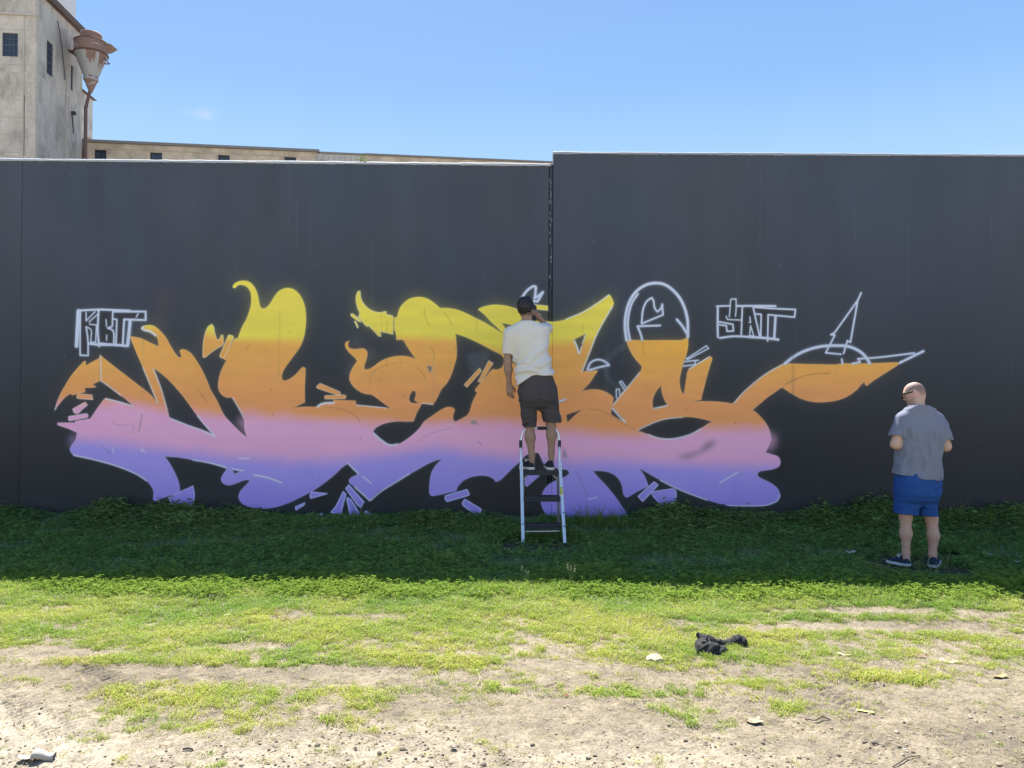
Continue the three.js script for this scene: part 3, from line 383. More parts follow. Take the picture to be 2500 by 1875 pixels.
// the painting itself: one shape per piece of paint
for (const [T, mat, side] of [[texL, matL, 'left'], [texR, matR, 'right']]) {
  const shapes = contours(T, T.mask);
  shapes.forEach((s, i) => {
    if (Math.abs(s.a) < 120) return;
    const big = i === 0 && Math.abs(s.a) > 200000;
    part(big ? 'graffiti_lettering' : 'graffiti_fragment', patch(T, [s], 0.0015), mat, wall, big ? `large graffiti lettering fading from yellow through orange and pink to purple, ${side} part` : undefined);
  });
  const drawn = contours(T, T.lines(sketch), 2);
  if (drawn.length) part('graffiti_sketch', patch(T, drawn, 0.003), mat, wall, side === 'left' ? 'white sketched outline above the head of the man on the ladder' : 'white sketched outlines of letters not filled in yet');
  const set = side === 'left' ? tagK : tagS, tagShapes = contours(T, T.lines(set), 2);
  part('graffiti_tag', patch(T, tagShapes, 0.0045), mat, wall, side === 'left' ? 'small white outlined tag reading KBT' : 'small white outlined tag reading SAT');
}

// ---------------------------------------------------------------- the ground: worn lawn running out into dry dirt
const groundPx = (x, z) => { const s = FOC / -z; return [1250 + x * s, 946 + EYE * s]; };
// bare [-] and grown [+] places: centre and radii as measured in the photograph, strength
const PLACES = [[60, 1598, 190, 17, -0.55], [240, 1606, 150, 16, -0.5], [560, 1652, 420, 17, -0.8], [130, 1650, 230, 24, -0.55], [860, 1640, 100, 15, -0.85], [880, 1510, 42, 12, -0.5], [960, 1508, 46, 12, -0.55], [150, 1482, 60, 7, -0.35], [140, 1536, 60, 8, -0.5], [400, 1486, 60, 10, -0.35], [720, 1508, 46, 16, -0.5], [590, 1585, 100, 11, -0.55],
  [2120, 1487, 260, 8, -0.75], [2400, 1496, 90, 8, -0.6], [2150, 1522, 300, 12, -0.95], [1930, 1526, 110, 9, -0.7], [1650, 1515, 70, 14, -0.5], [1260, 1520, 60, 12, -0.35], [1330, 1570, 110, 22, -0.45], [1560, 1640, 160, 22, -0.4], [1400, 1625, 90, 14, -0.45], [1010, 1710, 90, 26, -0.5], [1420, 1745, 210, 50, -0.6], [1800, 1650, 160, 24, -0.35], [2330, 1590, 160, 18, -0.45], [1740, 1720, 110, 30, -0.4], [100, 1740, 150, 60, -0.6],
  [270, 1620, 110, 13, 0.75], [60, 1662, 80, 12, 0.6], [560, 1625, 120, 12, 0.4], [300, 1712, 130, 26, 0.25], [620, 1715, 260, 40, 0.25], [210, 1803, 70, 16, 0.6], [420, 1775, 190, 26, 0.35], [330, 1708, 40, 8, 0.3], [935, 1705, 60, 22, 0.55], [840, 1765, 90, 25, 0.4], [1220, 1685, 110, 14, 0.55], [1160, 1618, 46, 11, 0.7], [980, 1610, 120, 16, 0.5], [1480, 1690, 200, 12, 0.35],
  [2150, 1648, 110, 14, 0.75], [2290, 1655, 90, 10, 0.5], [1830, 1660, 100, 12, 0.55], [1925, 1718, 44, 20, 0.75], [1680, 1745, 95, 32, 0.6], [2230, 1592, 90, 14, 0.5], [2440, 1590, 90, 16, 0.6], [1690, 1590, 120, 20, 0.3], [1600, 1730, 40, 14, 0.3], [2010, 1735, 50, 12, 0.3]];
function growth(x, z) {                                       // how much of the ground is grown over, 0 to 1
  const [px, py] = groundPx(x, z);
  const edge = 1690 + 40 * Math.sin(px * 0.0042 + 0.4) - 50 * sstep(1500, 2100, px) - 34 * sstep(500, 150, px) + 36 * Math.exp(-(((px - 900) / 380) ** 2));
  let d = 0.95 * sstep(edge + 190, edge - 290, py);
  for (const [cx, cy, rx, ry, k] of PLACES) { const u = (px - cx) / rx, v = (py - cy) / ry, q = u * u + v * v; if (q < 4) d += k * Math.exp(-q * 1.1); }
  const n = fbm(x * 3.1 + 20, z * 4.6 + 31, 4) - 0.5, n2 = fbm(x * 11, z * 15, 3) - 0.5;
  const n3 = fbm(x * 26, z * 34, 2) - 0.5;
  d += n * 0.7 + n2 * 0.85 + n3 * 0.9;
  if (z < -6.4) d = Math.max(d, 0.75 + n);
  return clamp(d);
}
function soil(x, z) {                                         // height of the bare ground
  let h = 0.05 * (fbm(x * 0.9 + 4, z * 1.3 + 9, 3) - 0.5) + 0.022 * (fbm(x * 5.3, z * 6.1 + 2, 3) - 0.5);
  if (z > -7) { const k = sstep(-7, -5, z); h += k * (0.011 * (fbm(x * 19, z * 23, 3) - 0.5) + 0.005 * (fbm(x * 55, z * 60, 2) - 0.5)); }
  h += 0.05 * sstep(-8.4, -9.3, z);
  return h * sstep(-1.2, -2.6, z) * sstep(9, 7, Math.abs(x));
}
const TRACKS = [[[2110, 1730, 2040, 1697, 1975, 1670], 0.09], [[2150, 1686, 2100, 1665, 2060, 1652], 0.09], [[150, 1790, 90, 1745, 20, 1700], 0.10], [[118, 1792, 50, 1740, 0, 1712], 0.10], [[2200, 1830, 2120, 1812, 2060, 1800], 0.08], [[330, 1695, 240, 1655, 180, 1640], 0.09]].map(([q, w]) => { const p = []; for (let i = 0; i < q.length; i += 2) { const g = onGround(q[i], q[i + 1]); p.push([g.x, g.z]); } return { p, w }; });
function tread(x, z) {                                        // prints of tyre treads pressed into the dirt
  let h = 0;
  for (const { p, w } of TRACKS) {
    let along = 0;
    for (let i = 0; i < p.length - 1; i++) {
      const a = p[i], b = p[i + 1], dx = b[0] - a[0], dz = b[1] - a[1], L = Math.hypot(dx, dz), t = ((x - a[0]) * dx + (z - a[1]) * dz) / (L * L);
      if (t >= 0 && t <= 1) { const s = ((x - a[0]) * dz - (z - a[1]) * dx) / L; if (Math.abs(s) < w) { const k = sstep(w, w * 0.8, Math.abs(s)); h -= k * 0.009; h += k * 0.011 * sstep(-0.2, 0.5, Math.sin((along + t * L + Math.abs(s) * 0.35) * 150)); } }
      along += L;
    }
  }
  return h;
}
const groundY = (x, z) => soil(x, z) + (z > -6 ? tread(x, z) : 0);
{
  const axis = (dense, step, far) => { const a = []; let s = step, v = dense[0]; while (v > far[0]) { a.unshift(v -= s); s *= 1.35; } for (v = dense[0]; v < dense[1]; v += step) a.push(v); s = step; while (v < far[1]) { a.push(v); s *= 1.35; v += s; } a.push(v); return a; };
  const xs = axis([-5.2, 5.2], 0.016, [-900, 900]);
  const zs = []; { let v = -9.7; while (v > -1000) { zs.unshift(v); v -= 0.3 + (-9.7 - v) * 0.4; } v = -9.66; while (v < -6.4) { zs.push(v); v += 0.05; } while (v < -3.2) { zs.push(v); v += 0.014; } let s = 0.05; while (v < 900) { zs.push(v); v += s; s *= 1.3; } zs.push(v); }
  const nx = xs.length, nz = zs.length, pos = new Float32Array(nx * nz * 3), col = new Float32Array(nx * nz * 3), uv = new Float32Array(nx * nz * 2), idx = [];
  for (let j = 0; j < nz; j++) for (let i = 0; i < nx; i++) {
    const x = xs[i], z = zs[j], k = j * nx + i, near = z > -9.7 && z < -2.4 && Math.abs(x) < 8;
    pos[k * 3] = x; pos[k * 3 + 1] = near ? groundY(x, z) : 0; pos[k * 3 + 2] = z; uv[k * 2] = x / 1.9; uv[k * 2 + 1] = z / 1.9;
    const n = fbm(x * 0.8 + 50, z * 1.1 + 12, 4), n2 = fbm(x * 6 + 5, z * 7, 3), py = near ? groundPx(x, z)[1] : 1800;
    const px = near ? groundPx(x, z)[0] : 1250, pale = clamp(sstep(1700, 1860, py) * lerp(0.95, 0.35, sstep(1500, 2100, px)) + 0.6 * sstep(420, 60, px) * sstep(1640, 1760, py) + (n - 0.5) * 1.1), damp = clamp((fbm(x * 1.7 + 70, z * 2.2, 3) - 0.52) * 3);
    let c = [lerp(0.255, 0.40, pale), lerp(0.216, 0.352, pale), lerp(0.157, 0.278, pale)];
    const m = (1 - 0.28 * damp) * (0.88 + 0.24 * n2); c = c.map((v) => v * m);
    if (z > -3.2) { const t = sstep(-3.2, -2.0, z); c = c.map((v, q) => lerp(v, [0.60, 0.55, 0.45][q] * (0.92 + 0.16 * n2), t)); }  // unseen ground behind the camera, made paler to bounce light onto the wall
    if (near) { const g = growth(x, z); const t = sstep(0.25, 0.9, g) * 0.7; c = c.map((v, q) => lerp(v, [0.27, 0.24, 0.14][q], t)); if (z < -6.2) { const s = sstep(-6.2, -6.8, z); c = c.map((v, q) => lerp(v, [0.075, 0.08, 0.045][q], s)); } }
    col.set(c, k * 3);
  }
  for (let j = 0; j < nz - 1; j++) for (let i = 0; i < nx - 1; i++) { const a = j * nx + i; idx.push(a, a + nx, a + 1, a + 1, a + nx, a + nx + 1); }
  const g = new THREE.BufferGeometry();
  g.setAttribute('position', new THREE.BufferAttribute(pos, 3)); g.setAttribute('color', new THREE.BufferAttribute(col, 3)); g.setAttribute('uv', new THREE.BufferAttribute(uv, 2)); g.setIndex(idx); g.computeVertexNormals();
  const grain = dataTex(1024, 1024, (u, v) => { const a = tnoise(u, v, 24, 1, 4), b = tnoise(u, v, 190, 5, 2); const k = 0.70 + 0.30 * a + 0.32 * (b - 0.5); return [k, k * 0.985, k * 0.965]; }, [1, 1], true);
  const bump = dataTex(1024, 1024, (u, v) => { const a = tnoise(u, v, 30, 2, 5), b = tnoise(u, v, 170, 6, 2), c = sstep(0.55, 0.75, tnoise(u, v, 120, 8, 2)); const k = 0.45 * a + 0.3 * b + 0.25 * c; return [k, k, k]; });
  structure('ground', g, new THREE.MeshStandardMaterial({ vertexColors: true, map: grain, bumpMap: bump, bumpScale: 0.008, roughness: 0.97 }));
}

// ---------------------------------------------------------------- grass, clover and weeds
function bladeTuft(seed, n, h0, h1, spread, lean, width) {
  const R = rng(seed), pos = [], nor = [], idx = [], col = [];
  for (let k = 0; k < n; k++) {
    const a = R() * 6.283, r = spread * Math.sqrt(R()), x = Math.cos(a) * r, z = Math.sin(a) * r, h = lerp(h0, h1, R() ** 1.4), d = R() * 6.283, l = lean * (0.3 + R()) * h, w = width * (0.7 + 0.6 * R());
    const ux = Math.cos(d), uz = Math.sin(d), sx = -uz * w, sz = ux * w, b = pos.length / 3, v = 0.8 + 0.4 * R(), dry = R() < 0.16;
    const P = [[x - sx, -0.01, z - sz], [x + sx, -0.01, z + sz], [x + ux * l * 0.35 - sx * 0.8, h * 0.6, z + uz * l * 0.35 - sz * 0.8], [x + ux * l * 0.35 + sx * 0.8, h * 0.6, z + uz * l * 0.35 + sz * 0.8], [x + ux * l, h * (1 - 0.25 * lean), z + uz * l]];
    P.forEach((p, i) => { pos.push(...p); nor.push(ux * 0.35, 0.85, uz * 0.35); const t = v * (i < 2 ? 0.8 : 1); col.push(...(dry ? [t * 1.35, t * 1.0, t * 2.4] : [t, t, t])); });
    idx.push(b, b + 1, b + 2, b + 1, b + 3, b + 2, b + 2, b + 3, b + 4);
  }
  const g = new THREE.BufferGeometry(); g.setAttribute('position', new THREE.Float32BufferAttribute(pos, 3)); g.setAttribute('color', new THREE.Float32BufferAttribute(col, 3)); g.setIndex(idx); return g;
}
function cloverClump(seed, n, h0, h1, spread, size, stems) {  // three-part leaves held out on stalks
  const R = rng(seed), pos = [], nor = [], idx = [], col = [];
  const tri = (a, b, c, n3, k) => { const s = pos.length / 3; pos.push(...a, ...b, ...c); nor.push(...n3, ...n3, ...n3); col.push(k, k, k, k, k, k, k, k, k); idx.push(s, s + 1, s + 2); };
  for (let q = 0; q < n; q++) {
    const a = R() * 6.283, r = spread * Math.sqrt(R()), h = lerp(h0, h1, R()) * (1 - 0.35 * (r / spread) ** 2), x = Math.cos(a) * r, z = Math.sin(a) * r, tilt = (R() - 0.5) * 1.1, dir = R() * 6.283, s = size * (0.65 + 0.6 * R()), k = 0.7 + 0.55 * R();
    const nx = Math.sin(tilt) * Math.cos(dir), nz = Math.sin(tilt) * Math.sin(dir), ny = Math.cos(tilt), N = V(nx, ny, nz), T = V(1, 0, 0).cross(N).normalize(), U = N.clone().cross(T);
    if (stems) { const w = 0.0014; tri([x * 0.4 - w, 0, z * 0.4], [x * 0.4 + w, 0, z * 0.4], [x, h, z], [0, 0.5, 0.86], k * 0.8); }
    for (let m = 0; m < 3; m++) {
      const an = dir + m * 2.094, e = T.clone().multiplyScalar(Math.cos(an)).addScaledVector(U, Math.sin(an)), f = N.clone().cross(e), c = V(x, h, z), fold = 0.25;
      const tip = c.clone().addScaledVector(e, s), l = c.clone().addScaledVector(e, s * 0.62).addScaledVector(f, s * 0.42).addScaledVector(N, s * fold), rr = c.clone().addScaledVector(e, s * 0.62).addScaledVector(f, -s * 0.42).addScaledVector(N, s * fold);
      const nl = N.clone().addScaledVector(f, -0.4).normalize().toArray(), nr = N.clone().addScaledVector(f, 0.4).normalize().toArray();
      tri(c.toArray(), l.toArray(), tip.toArray(), nl, k); tri(c.toArray(), tip.toArray(), rr.toArray(), nr, k);
    }
  }
  const g = new THREE.BufferGeometry(); g.setAttribute('position', new THREE.Float32BufferAttribute(pos, 3)); g.setAttribute('color', new THREE.Float32BufferAttribute(col, 3)); g.setIndex(idx); return g;
}
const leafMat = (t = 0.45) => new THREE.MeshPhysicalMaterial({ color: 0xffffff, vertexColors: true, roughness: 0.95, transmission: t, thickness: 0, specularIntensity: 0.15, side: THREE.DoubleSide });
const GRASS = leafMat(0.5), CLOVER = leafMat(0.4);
function scatterAll(name, geos, mat, lists, label, category, piece) {  // several shapes of the same stuff under one object
  const o = new THREE.Group(); o.name = numbered(name); o.userData = { label, category, kind: 'stuff' }; scene.add(o);
  geos.forEach((g, i) => { const m = scatter(piece, g, mat, lists[i]); m.userData = { kind: 'stuff' }; o.add(m); });
}
function scatter(name, geo, mat, spots, label, category) {    // spots: [x, y, z, turn, scale, height, color]
  const im = new THREE.InstancedMesh(geo, mat, spots.length), m = new THREE.Matrix4(), q = new THREE.Quaternion(), e = new THREE.Euler(), c = new THREE.Color();
  spots.forEach((s, i) => { e.set(s[7] ?? 0, s[3], s[8] ?? 0); m.compose(V(s[0], s[1], s[2]), q.setFromEuler(e), V(s[4], s[4] * s[5], s[4])); im.setMatrixAt(i, m); im.setColorAt(i, c.setRGB(...s[6])); });
  im.name = numbered(name); im.userData = { label, category, kind: 'stuff' }; scene.add(im); return im;
}
{
  const FEET = [[3.68, -7.2], [3.55, -7.28], [3.95, -7.2], [0.11, -8.02], [0.55, -8.02]], trod = (x, z) => FEET.some(([a, b]) => Math.hypot(x - a, (z - b - 0.12) * 0.75) < 0.3);
  const R = rng(2024), lush = [0.21, 0.37, 0.045], lime = [0.46, 0.52, 0.095], dry = [0.62, 0.56, 0.34];
  const mixc = (a, b, t, k) => a.map((v, i) => lerp(v, b[i], t) * k);
  const short = [0, 1, 2].map((k) => bladeTuft(31 + k, 16, 0.018, 0.05, 0.036, 1.0, 0.0018)), spots = [[], [], []];
  for (let k = 0; k < 330000; k++) {
    const z = lerp(-6.75, -3.15, R()), half = -z * 0.69 + 0.2, x = lerp(-4.9, 4.9, R()); if (Math.abs(x) > half) continue;
    const g = growth(x, z), p = Math.max(0.02, sstep(0.05, 1.15, g) ** 1.3) * lerp(0.62, 1, sstep(-5.4, -6.2, z)); if (R() > p * 0.8) continue;
    const yl = clamp(0.25 + 0.5 * sstep(-6.3, -5.0, z) + (fbm(x * 2.3 + 8, z * 2.9, 3) - 0.5) * 1.6), straw = clamp((0.55 - g) * 1.5 + (fbm(x * 6 + 3, z * 7 + 3, 2) - 0.55) * 1.2);
    const big = lerp(0.45, 0.85, sstep(0.2, 1, g)) * lerp(1, 1.35, sstep(-5.6, -6.4, z)) * (0.75 + 0.5 * R());
    spots[(R() * 3) | 0].push([x, groundY(x, z) - 0.002, z, R() * 6.28, big, 0.65 + 0.6 * R(), mixc(mixc(lush, lime, clamp(yl + (R() - 0.5) * 0.4), 1), dry, clamp(straw * (0.3 + 0.8 * R()) + (R() < 0.14 ? 0.5 : 0)), 0.82 + 0.36 * R())]);
  }
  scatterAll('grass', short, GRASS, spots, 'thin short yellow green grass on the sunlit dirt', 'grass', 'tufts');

  // leafier turf: along the edge of the shade and through the shaded strip
  const mid = [0, 1].map((k) => bladeTuft(61 + k, 16, 0.03, 0.085, 0.05, 0.95, 0.0024)), clo = [0, 1].map((k) => cloverClump(81 + k, 16, 0.02, 0.075, 0.075, 0.0175, false)), gs = [[], []], cs = [[], []];
  for (let k = 0; k < 60000; k++) {
    const z = lerp(-9.3, -6.0, R() ** 0.9), x = lerp(-7, 7, R()); if (Math.abs(x) > -z * 0.7 + 0.3) continue;
    if (trod(x, z) && R() < 0.95) continue;
    const n = fbm(x * 1.4 + 11, z * 2.2, 3), edge = sstep(-5.9, -6.5, z), thin = 1 - 0.85 * Math.exp(-(((x - 4.2) / 1.4) ** 2) - (((z + 7.6) / 0.7) ** 2));
    if (R() > edge * thin) continue;
    const k1 = lerp(0.55 + 0.9 * R() ** 1.3, 0.9, sstep(-6.9, -6.4, z) * 0.8), tone = mixc(z < -6.55 ? [0.225, 0.355, 0.125] : [0.22, 0.38, 0.045], lime, clamp((z + 7.2) * 0.6 + (n - 0.5) * 1.2), k1);  // beyond the shadow edge the turf colour carries a blue grey shade tint
    if (n + (R() - 0.5) * 0.35 > 0.44) cs[(R() * 2) | 0].push([x, groundY(x, z) - 0.004, z, R() * 6.28, 0.8 + 0.5 * R(), 0.7 + 0.7 * R(), mixc(tone, [0.12, 0.25, 0.035], 0.5, 1)]);
    else gs[(R() * 2) | 0].push([x, groundY(x, z) - 0.004, z, R() * 6.28, 0.75 + 0.5 * R(), 0.7 + 0.6 * R(), tone]);
  }
  scatterAll('grass', mid, GRASS, gs, 'dense green grass in the strip of shade before the wall', 'grass', 'tufts');
  scatterAll('clover', clo, CLOVER, cs, 'low clover mixed into the shaded grass before the wall', 'clover', 'leaves');

  // taller weeds against the wall, heaped higher in places, low behind the ladder
  const tall = [0, 1, 2].map((k) => cloverClump(101 + k, 34, 0.05, 0.2, 0.13, 0.025, true)), ts = [[], [], []];
  const hump = (px) => { let h = 0.3; for (const [c, w, k] of [[30, 60, 0.35], [270, 70, 0.75], [410, 60, 0.55], [470, 50, 0.5], [560, 40, 0.45], [640, 40, 0.3], [1040, 60, 0.35], [1180, 80, 0.25], [1590, 30, 0.5], [1650, 40, 0.85], [1740, 50, 0.45], [1830, 60, 0.5], [1990, 60, 0.75], [2120, 60, 0.75], [2180, 60, 0.6], [2330, 60, 0.3], [2420, 80, 0.4], [2480, 60, 0.5], [800, 120, -0.22], [1330, 120, -0.34], [1450, 90, -0.25], [160, 40, -0.1]]) h += k * 0.85 * Math.exp(-(((px - c) / w) ** 2)); return Math.max(0.1, h); };
  for (let k = 0; k < 5200; k++) {
    const z = -9.36 + 1.05 * R() ** 1.5, x = lerp(-7.1, 7.1, R()), px = 1250 + x * FOC / -z, n = fbm(x * 2.6, z * 2 + 40, 3);
    const h = hump(px) * lerp(1.12, 0.5, sstep(-9.3, -8.4, z)) * (0.75 + 0.6 * n) * (0.8 + 0.4 * R());
    ts[(R() * 3) | 0].push([x, groundY(x, z) - 0.01, z, R() * 6.28, 0.8 + 0.35 * R(), h * 1.15, mixc([0.14, 0.23, 0.07], [0.23, 0.35, 0.095], R() * 0.8, 0.5 + 1.0 * R())]);
  }
  scatterAll('weeds', tall, CLOVER, ts, 'ankle high leafy weeds growing along the foot of the wall', 'weeds', 'leaves');
  // rank grass blades standing out of the weeds
  const rank = bladeTuft(131, 12, 0.12, 0.34, 0.06, 0.7, 0.003), rs = [];
  const rankAt = [[1450, 20, 16], [1500, 30, 14], [1420, 20, 8], [2330, 30, 5], [2400, 40, 10], [2470, 40, 7], [890, 30, 8], [1010, 20, 5], [640, 40, 8], [470, 40, 6], [1700, 60, 8], [1080, 40, 8]];
  for (const [c, w, n] of rankAt) for (let k = 0; k < n; k++) { const z = lerp(-9.3, -8.7, R()), x = (c + (R() - 0.5) * 2 * w - 1250) * -z / FOC; rs.push([x, groundY(x, z), z, R() * 6.28, 0.7 + 0.6 * R(), c > 2300 ? 1.2 : 0.9, mixc(lush, lime, R() * 0.35, 0.5 + 0.3 * R())]); }
  for (let k = 0; k < 260; k++) { const z = lerp(-8.7, -6.9, R()), x = lerp(-5.5, 5.5, R()); rs.push([x, groundY(x, z), z, R() * 6.28, 0.45 + 0.4 * R(), 0.7, mixc(lush, lime, 0.3 + R() * 0.5, 0.9)]); }
  for (let k = 0; k < 420; k++) { const z = lerp(-6.5, -4.6, R() ** 0.7 ), x = lerp(-4.5, 4.5, R()); if (growth(x, z) < 0.55) continue; rs.push([x, groundY(x, z), z, R() * 6.28, 0.2 + 0.25 * R(), 0.8, mixc(R() < 0.3 ? dry : lush, lime, R(), 0.9)]); }
  scatter('grass', rank, GRASS, rs, 'long arching grass blades standing among the weeds at the wall', 'grass');
}
{ // gravel, clods and crumbs of dry straw on the bare dirt
  const R = rng(515), rock = (seed, n) => { const g = mergeVertices(new THREE.IcosahedronGeometry(1, 1).deleteAttribute('uv').deleteAttribute('normal')), p = g.attributes.position; for (let i = 0; i < p.count; i++) { const k = 0.72 + 0.55 * vnoise(p.getX(i) * 1.7 + seed, p.getY(i) * 1.7 + seed * 3, p.getZ(i) * 1.7 + 5.1); p.setXYZ(i, p.getX(i) * k, p.getY(i) * k * 0.62, p.getZ(i) * k * 0.85); } const q = g.toNonIndexed(); q.computeVertexNormals(); return q; };
  const kinds = [rock(1), rock(2), rock(3)], gs = [[], [], []];
  for (let k = 0; k < 60000; k++) {
    const z = -3.15 - 2.6 * R() ** 1.7, x = lerp(-3.9, 3.9, R()); if (Math.abs(x) > -z * 0.69 + 0.1) continue;
    const [px, py] = groundPx(x, z), g = growth(x, z), lot = sstep(1690, 1840, py) * (0.35 + 0.65 * Math.exp(-(((px - 1000) / 420) ** 2)) + 0.25 * sstep(1500, 1800, px)) * (1 - sstep(0.3, 0.7, g)) * sstep(0.35, 0.62, fbm(x * 2.2 + 90, z * 2.7, 3) + 0.12);
    if (R() > lot * 0.55 + 0.012) continue;
    const s = 0.0022 + 0.0075 * R() ** 4, t = R();
    gs[(R() * 3) | 0].push([x, groundY(x, z) + s * 0.15, z, R() * 6.28, s, 0.8 + 0.4 * R(), t < 0.5 ? [0.30, 0.24, 0.17] : t < 0.8 ? [0.15, 0.12, 0.09] : t < 0.94 ? [0.36, 0.30, 0.22] : [0.5, 0.45, 0.36], R() - 0.5, R() - 0.5]);
  }
  const gm = new THREE.MeshStandardMaterial({ color: 0xffffff, roughness: 0.95 });
  scatterAll('gravel', kinds, gm, gs, 'loose gravel and small clods on the pale dirt in the foreground', 'gravel', 'stones');
  const straw = merge([0, 1, 2].map((k) => { const g = box(0.03 - k * 0.006, 0.0012, 0.0018, 0, 0.003, 0); g.rotateY(k * 2.1 + 0.4); g.rotateZ((k - 1) * 0.12); g.translate((k - 1) * 0.012, 0, k * 0.009); return g; })), ss = [];
  for (let k = 0; k < 14000; k++) { const z = -3.2 - 3.1 * R(), x = lerp(-4.4, 4.4, R()), g = growth(x, z); if (Math.abs(x) > -z * 0.69 + 0.1 || R() > 0.25 + 0.75 * (1 - Math.abs(g - 0.45) * 2)) continue; ss.push([x, groundY(x, z) + 0.002, z, R() * 6.28, 0.35 + 0.9 * R(), 1, mixc2([0.45, 0.38, 0.24], [0.22, 0.17, 0.10], R()), (R() - 0.5) * 0.5, (R() - 0.5) * 0.5]); }
  function mixc2(a, b, t) { return a.map((v, i) => lerp(v, b[i], t)); }
  scatter('straw', straw, gm, ss, 'dry straw and bits of dead grass strewn over the dirt', 'straw');
}

// ---------------------------------------------------------------- the grain elevator and the long building behind the wall
const concrete = (seed, tone) => dataTex(1024, 1024, (u, v) => {
  const a = tnoise(u, v, 5, seed, 5), b = tnoise(u, v, 40, seed + 7, 3), streak = tnoise(u, v * 0.25, 48, seed + 13, 3), stain = sstep(0.5, 0.72, tnoise(u, v * 0.5, 8, seed + 20, 4));
  const k = 0.82 + 0.34 * (a - 0.5) + 0.16 * (b - 0.5) + 0.22 * (streak - 0.5) - 0.16 * stain;
  return [l2s(tone[0] * k), l2s(tone[1] * k * (1 - 0.01 * stain)), l2s(tone[2] * k * (1 + 0.05 * (a - 0.5)))];
}, [1, 1], true);
const uvMetres = (g, s) => {                                   // box-like uv in metres over s
  const q = g.index ? g.toNonIndexed() : g, p = q.attributes.position, n = q.attributes.normal, uv = new Float32Array(p.count * 2);
  for (let i = 0; i < p.count; i++) { const ax = Math.abs(n.getX(i)), ay = Math.abs(n.getY(i)), az = Math.abs(n.getZ(i)); uv[i * 2] = (ax > az && ax > ay ? p.getZ(i) : p.getX(i)) / s; uv[i * 2 + 1] = (ay > ax && ay > az ? p.getZ(i) : p.getY(i)) / s; }
  q.setAttribute('uv', new THREE.BufferAttribute(uv, 2)); return q;
};
{
  // the tower's own axes: a along its near face to the right, b along its side away from the camera; base at the near corner
  const DEP = 55, C0 = at(86, 400, -DEP), turn = 0.091;
  const tower = thing('grain_elevator', 'tall weathered concrete grain elevator tower behind the left end of the wall', 'tower', [C0.x, 0, C0.z]);
  tower.rotation.y = turn;
  const inv = new THREE.Matrix4().copy(tower.matrix.compose(tower.position, tower.quaternion, tower.scale)).invert();
  const onFront = (px, py) => { const r = ray(px, py), o = V(0, EYE, 0).applyMatrix4(inv), d = r.clone().transformDirection(inv); const t = -o.z / d.z; return o.addScaledVector(d, t); };
  const onSide = (px, py) => { const r = ray(px, py), o = V(0, EYE, 0).applyMatrix4(inv), d = r.clone().transformDirection(inv); const t = -o.x / d.x; return o.addScaledVector(d, t); };
  const roof = onSide(118, 0.5).y, far = onSide(197, 79).z, mid = onSide(166, 200).z;
  const cm = new THREE.MeshStandardMaterial({ map: concrete(3, [0.60, 0.55, 0.475]), roughness: 0.92, bumpMap: wallBump, bumpScale: 0.01 });
  const cm2 = new THREE.MeshStandardMaterial({ map: concrete(8, [0.56, 0.53, 0.48]), roughness: 0.92 });
  const dark = std([0.03, 0.035, 0.045], 0.4), rust = std([0.10, 0.07, 0.055], 0.8), glass = new THREE.MeshPhysicalMaterial({ color: lin(0.035, 0.05, 0.08), roughness: 0.16, specularIntensity: 1 });
  // wall with real openings: slabs as shapes with holes
  const winF = [onFront(5, 137), onFront(44, 81)], winS = [onSide(114, 178), onSide(130, 110)], winS2 = [onSide(167, 214), onSide(178.5, 162)];
  const hole = (a, b) => new THREE.Path([new THREE.Vector2(a[0], a[1]), new THREE.Vector2(b[0], a[1]), new THREE.Vector2(b[0], b[1]), new THREE.Vector2(a[0], b[1])]);
  const rect = (x0, x1, y0, y1) => new THREE.Shape([new THREE.Vector2(x0, y0), new THREE.Vector2(x1, y0), new THREE.Vector2(x1, y1), new THREE.Vector2(x0, y1)]);
  const front = rect(-13, 0, 0, roof); front.holes.push(hole([winF[0].x, winF[0].y], [winF[1].x, winF[1].y]));
  const gF = new THREE.ExtrudeGeometry(front, { depth: 0.35, bevelEnabled: false }); gF.translate(0, 0, -0.35);
  const side = rect(0.351, -far, 0, roof); side.holes.push(hole([-winS[0].z, winS[0].y], [-winS[1].z, winS[1].y])); side.holes.push(hole([-winS2[0].z, winS2[0].y], [-winS2[1].z, winS2[1].y]));
  const gS = new THREE.ExtrudeGeometry(side, { depth: 0.35, bevelEnabled: false }); gS.rotateY(Math.PI / 2); gS.translate(-0.35, 0, 0);
  const gB = merge([box(13, roof, 0.35, -6.5, roof / 2, far - 0.18), box(0.35, roof, -far, -13.2, roof / 2, far / 2)]);
  part('front_wall', uvMetres(gF, 6), cm, tower); part('side_wall', uvMetres(gS, 6), cm2, tower, 'shaded long side wall of the tower with narrow windows'); part('rear_wall', uvMetres(gB, 6), cm, tower);
  part('roof', box(13.6, 0.3, -far + 0.4, -6.45, roof + 0.15, far / 2), rust, tower);
  part('parapet_band', merge([box(13.1, 0.16, 0.12, -6.5, roof - 1.9, 0.06), box(13.1, 0.5, 0.10, -6.5, roof - 0.26, 0.05)]), cm, tower);
  part('eave', box(0.35, 0.16, -far + 0.3, 0.17, roof - 0.09, far / 2), rust, tower, 'thin dark eave along the roof edge');
  // upright half columns on the side wall and the form lines of the pours
  const up = onSide(166, 200), colTop = onSide(166, 74).y;
  part('pilaster', uvMetres(new THREE.CylinderGeometry(0.3, 0.5, colTop, 10).scale(0.35, 1, 1).translate(0.02, colTop / 2, up.z), 6), cm2, tower);
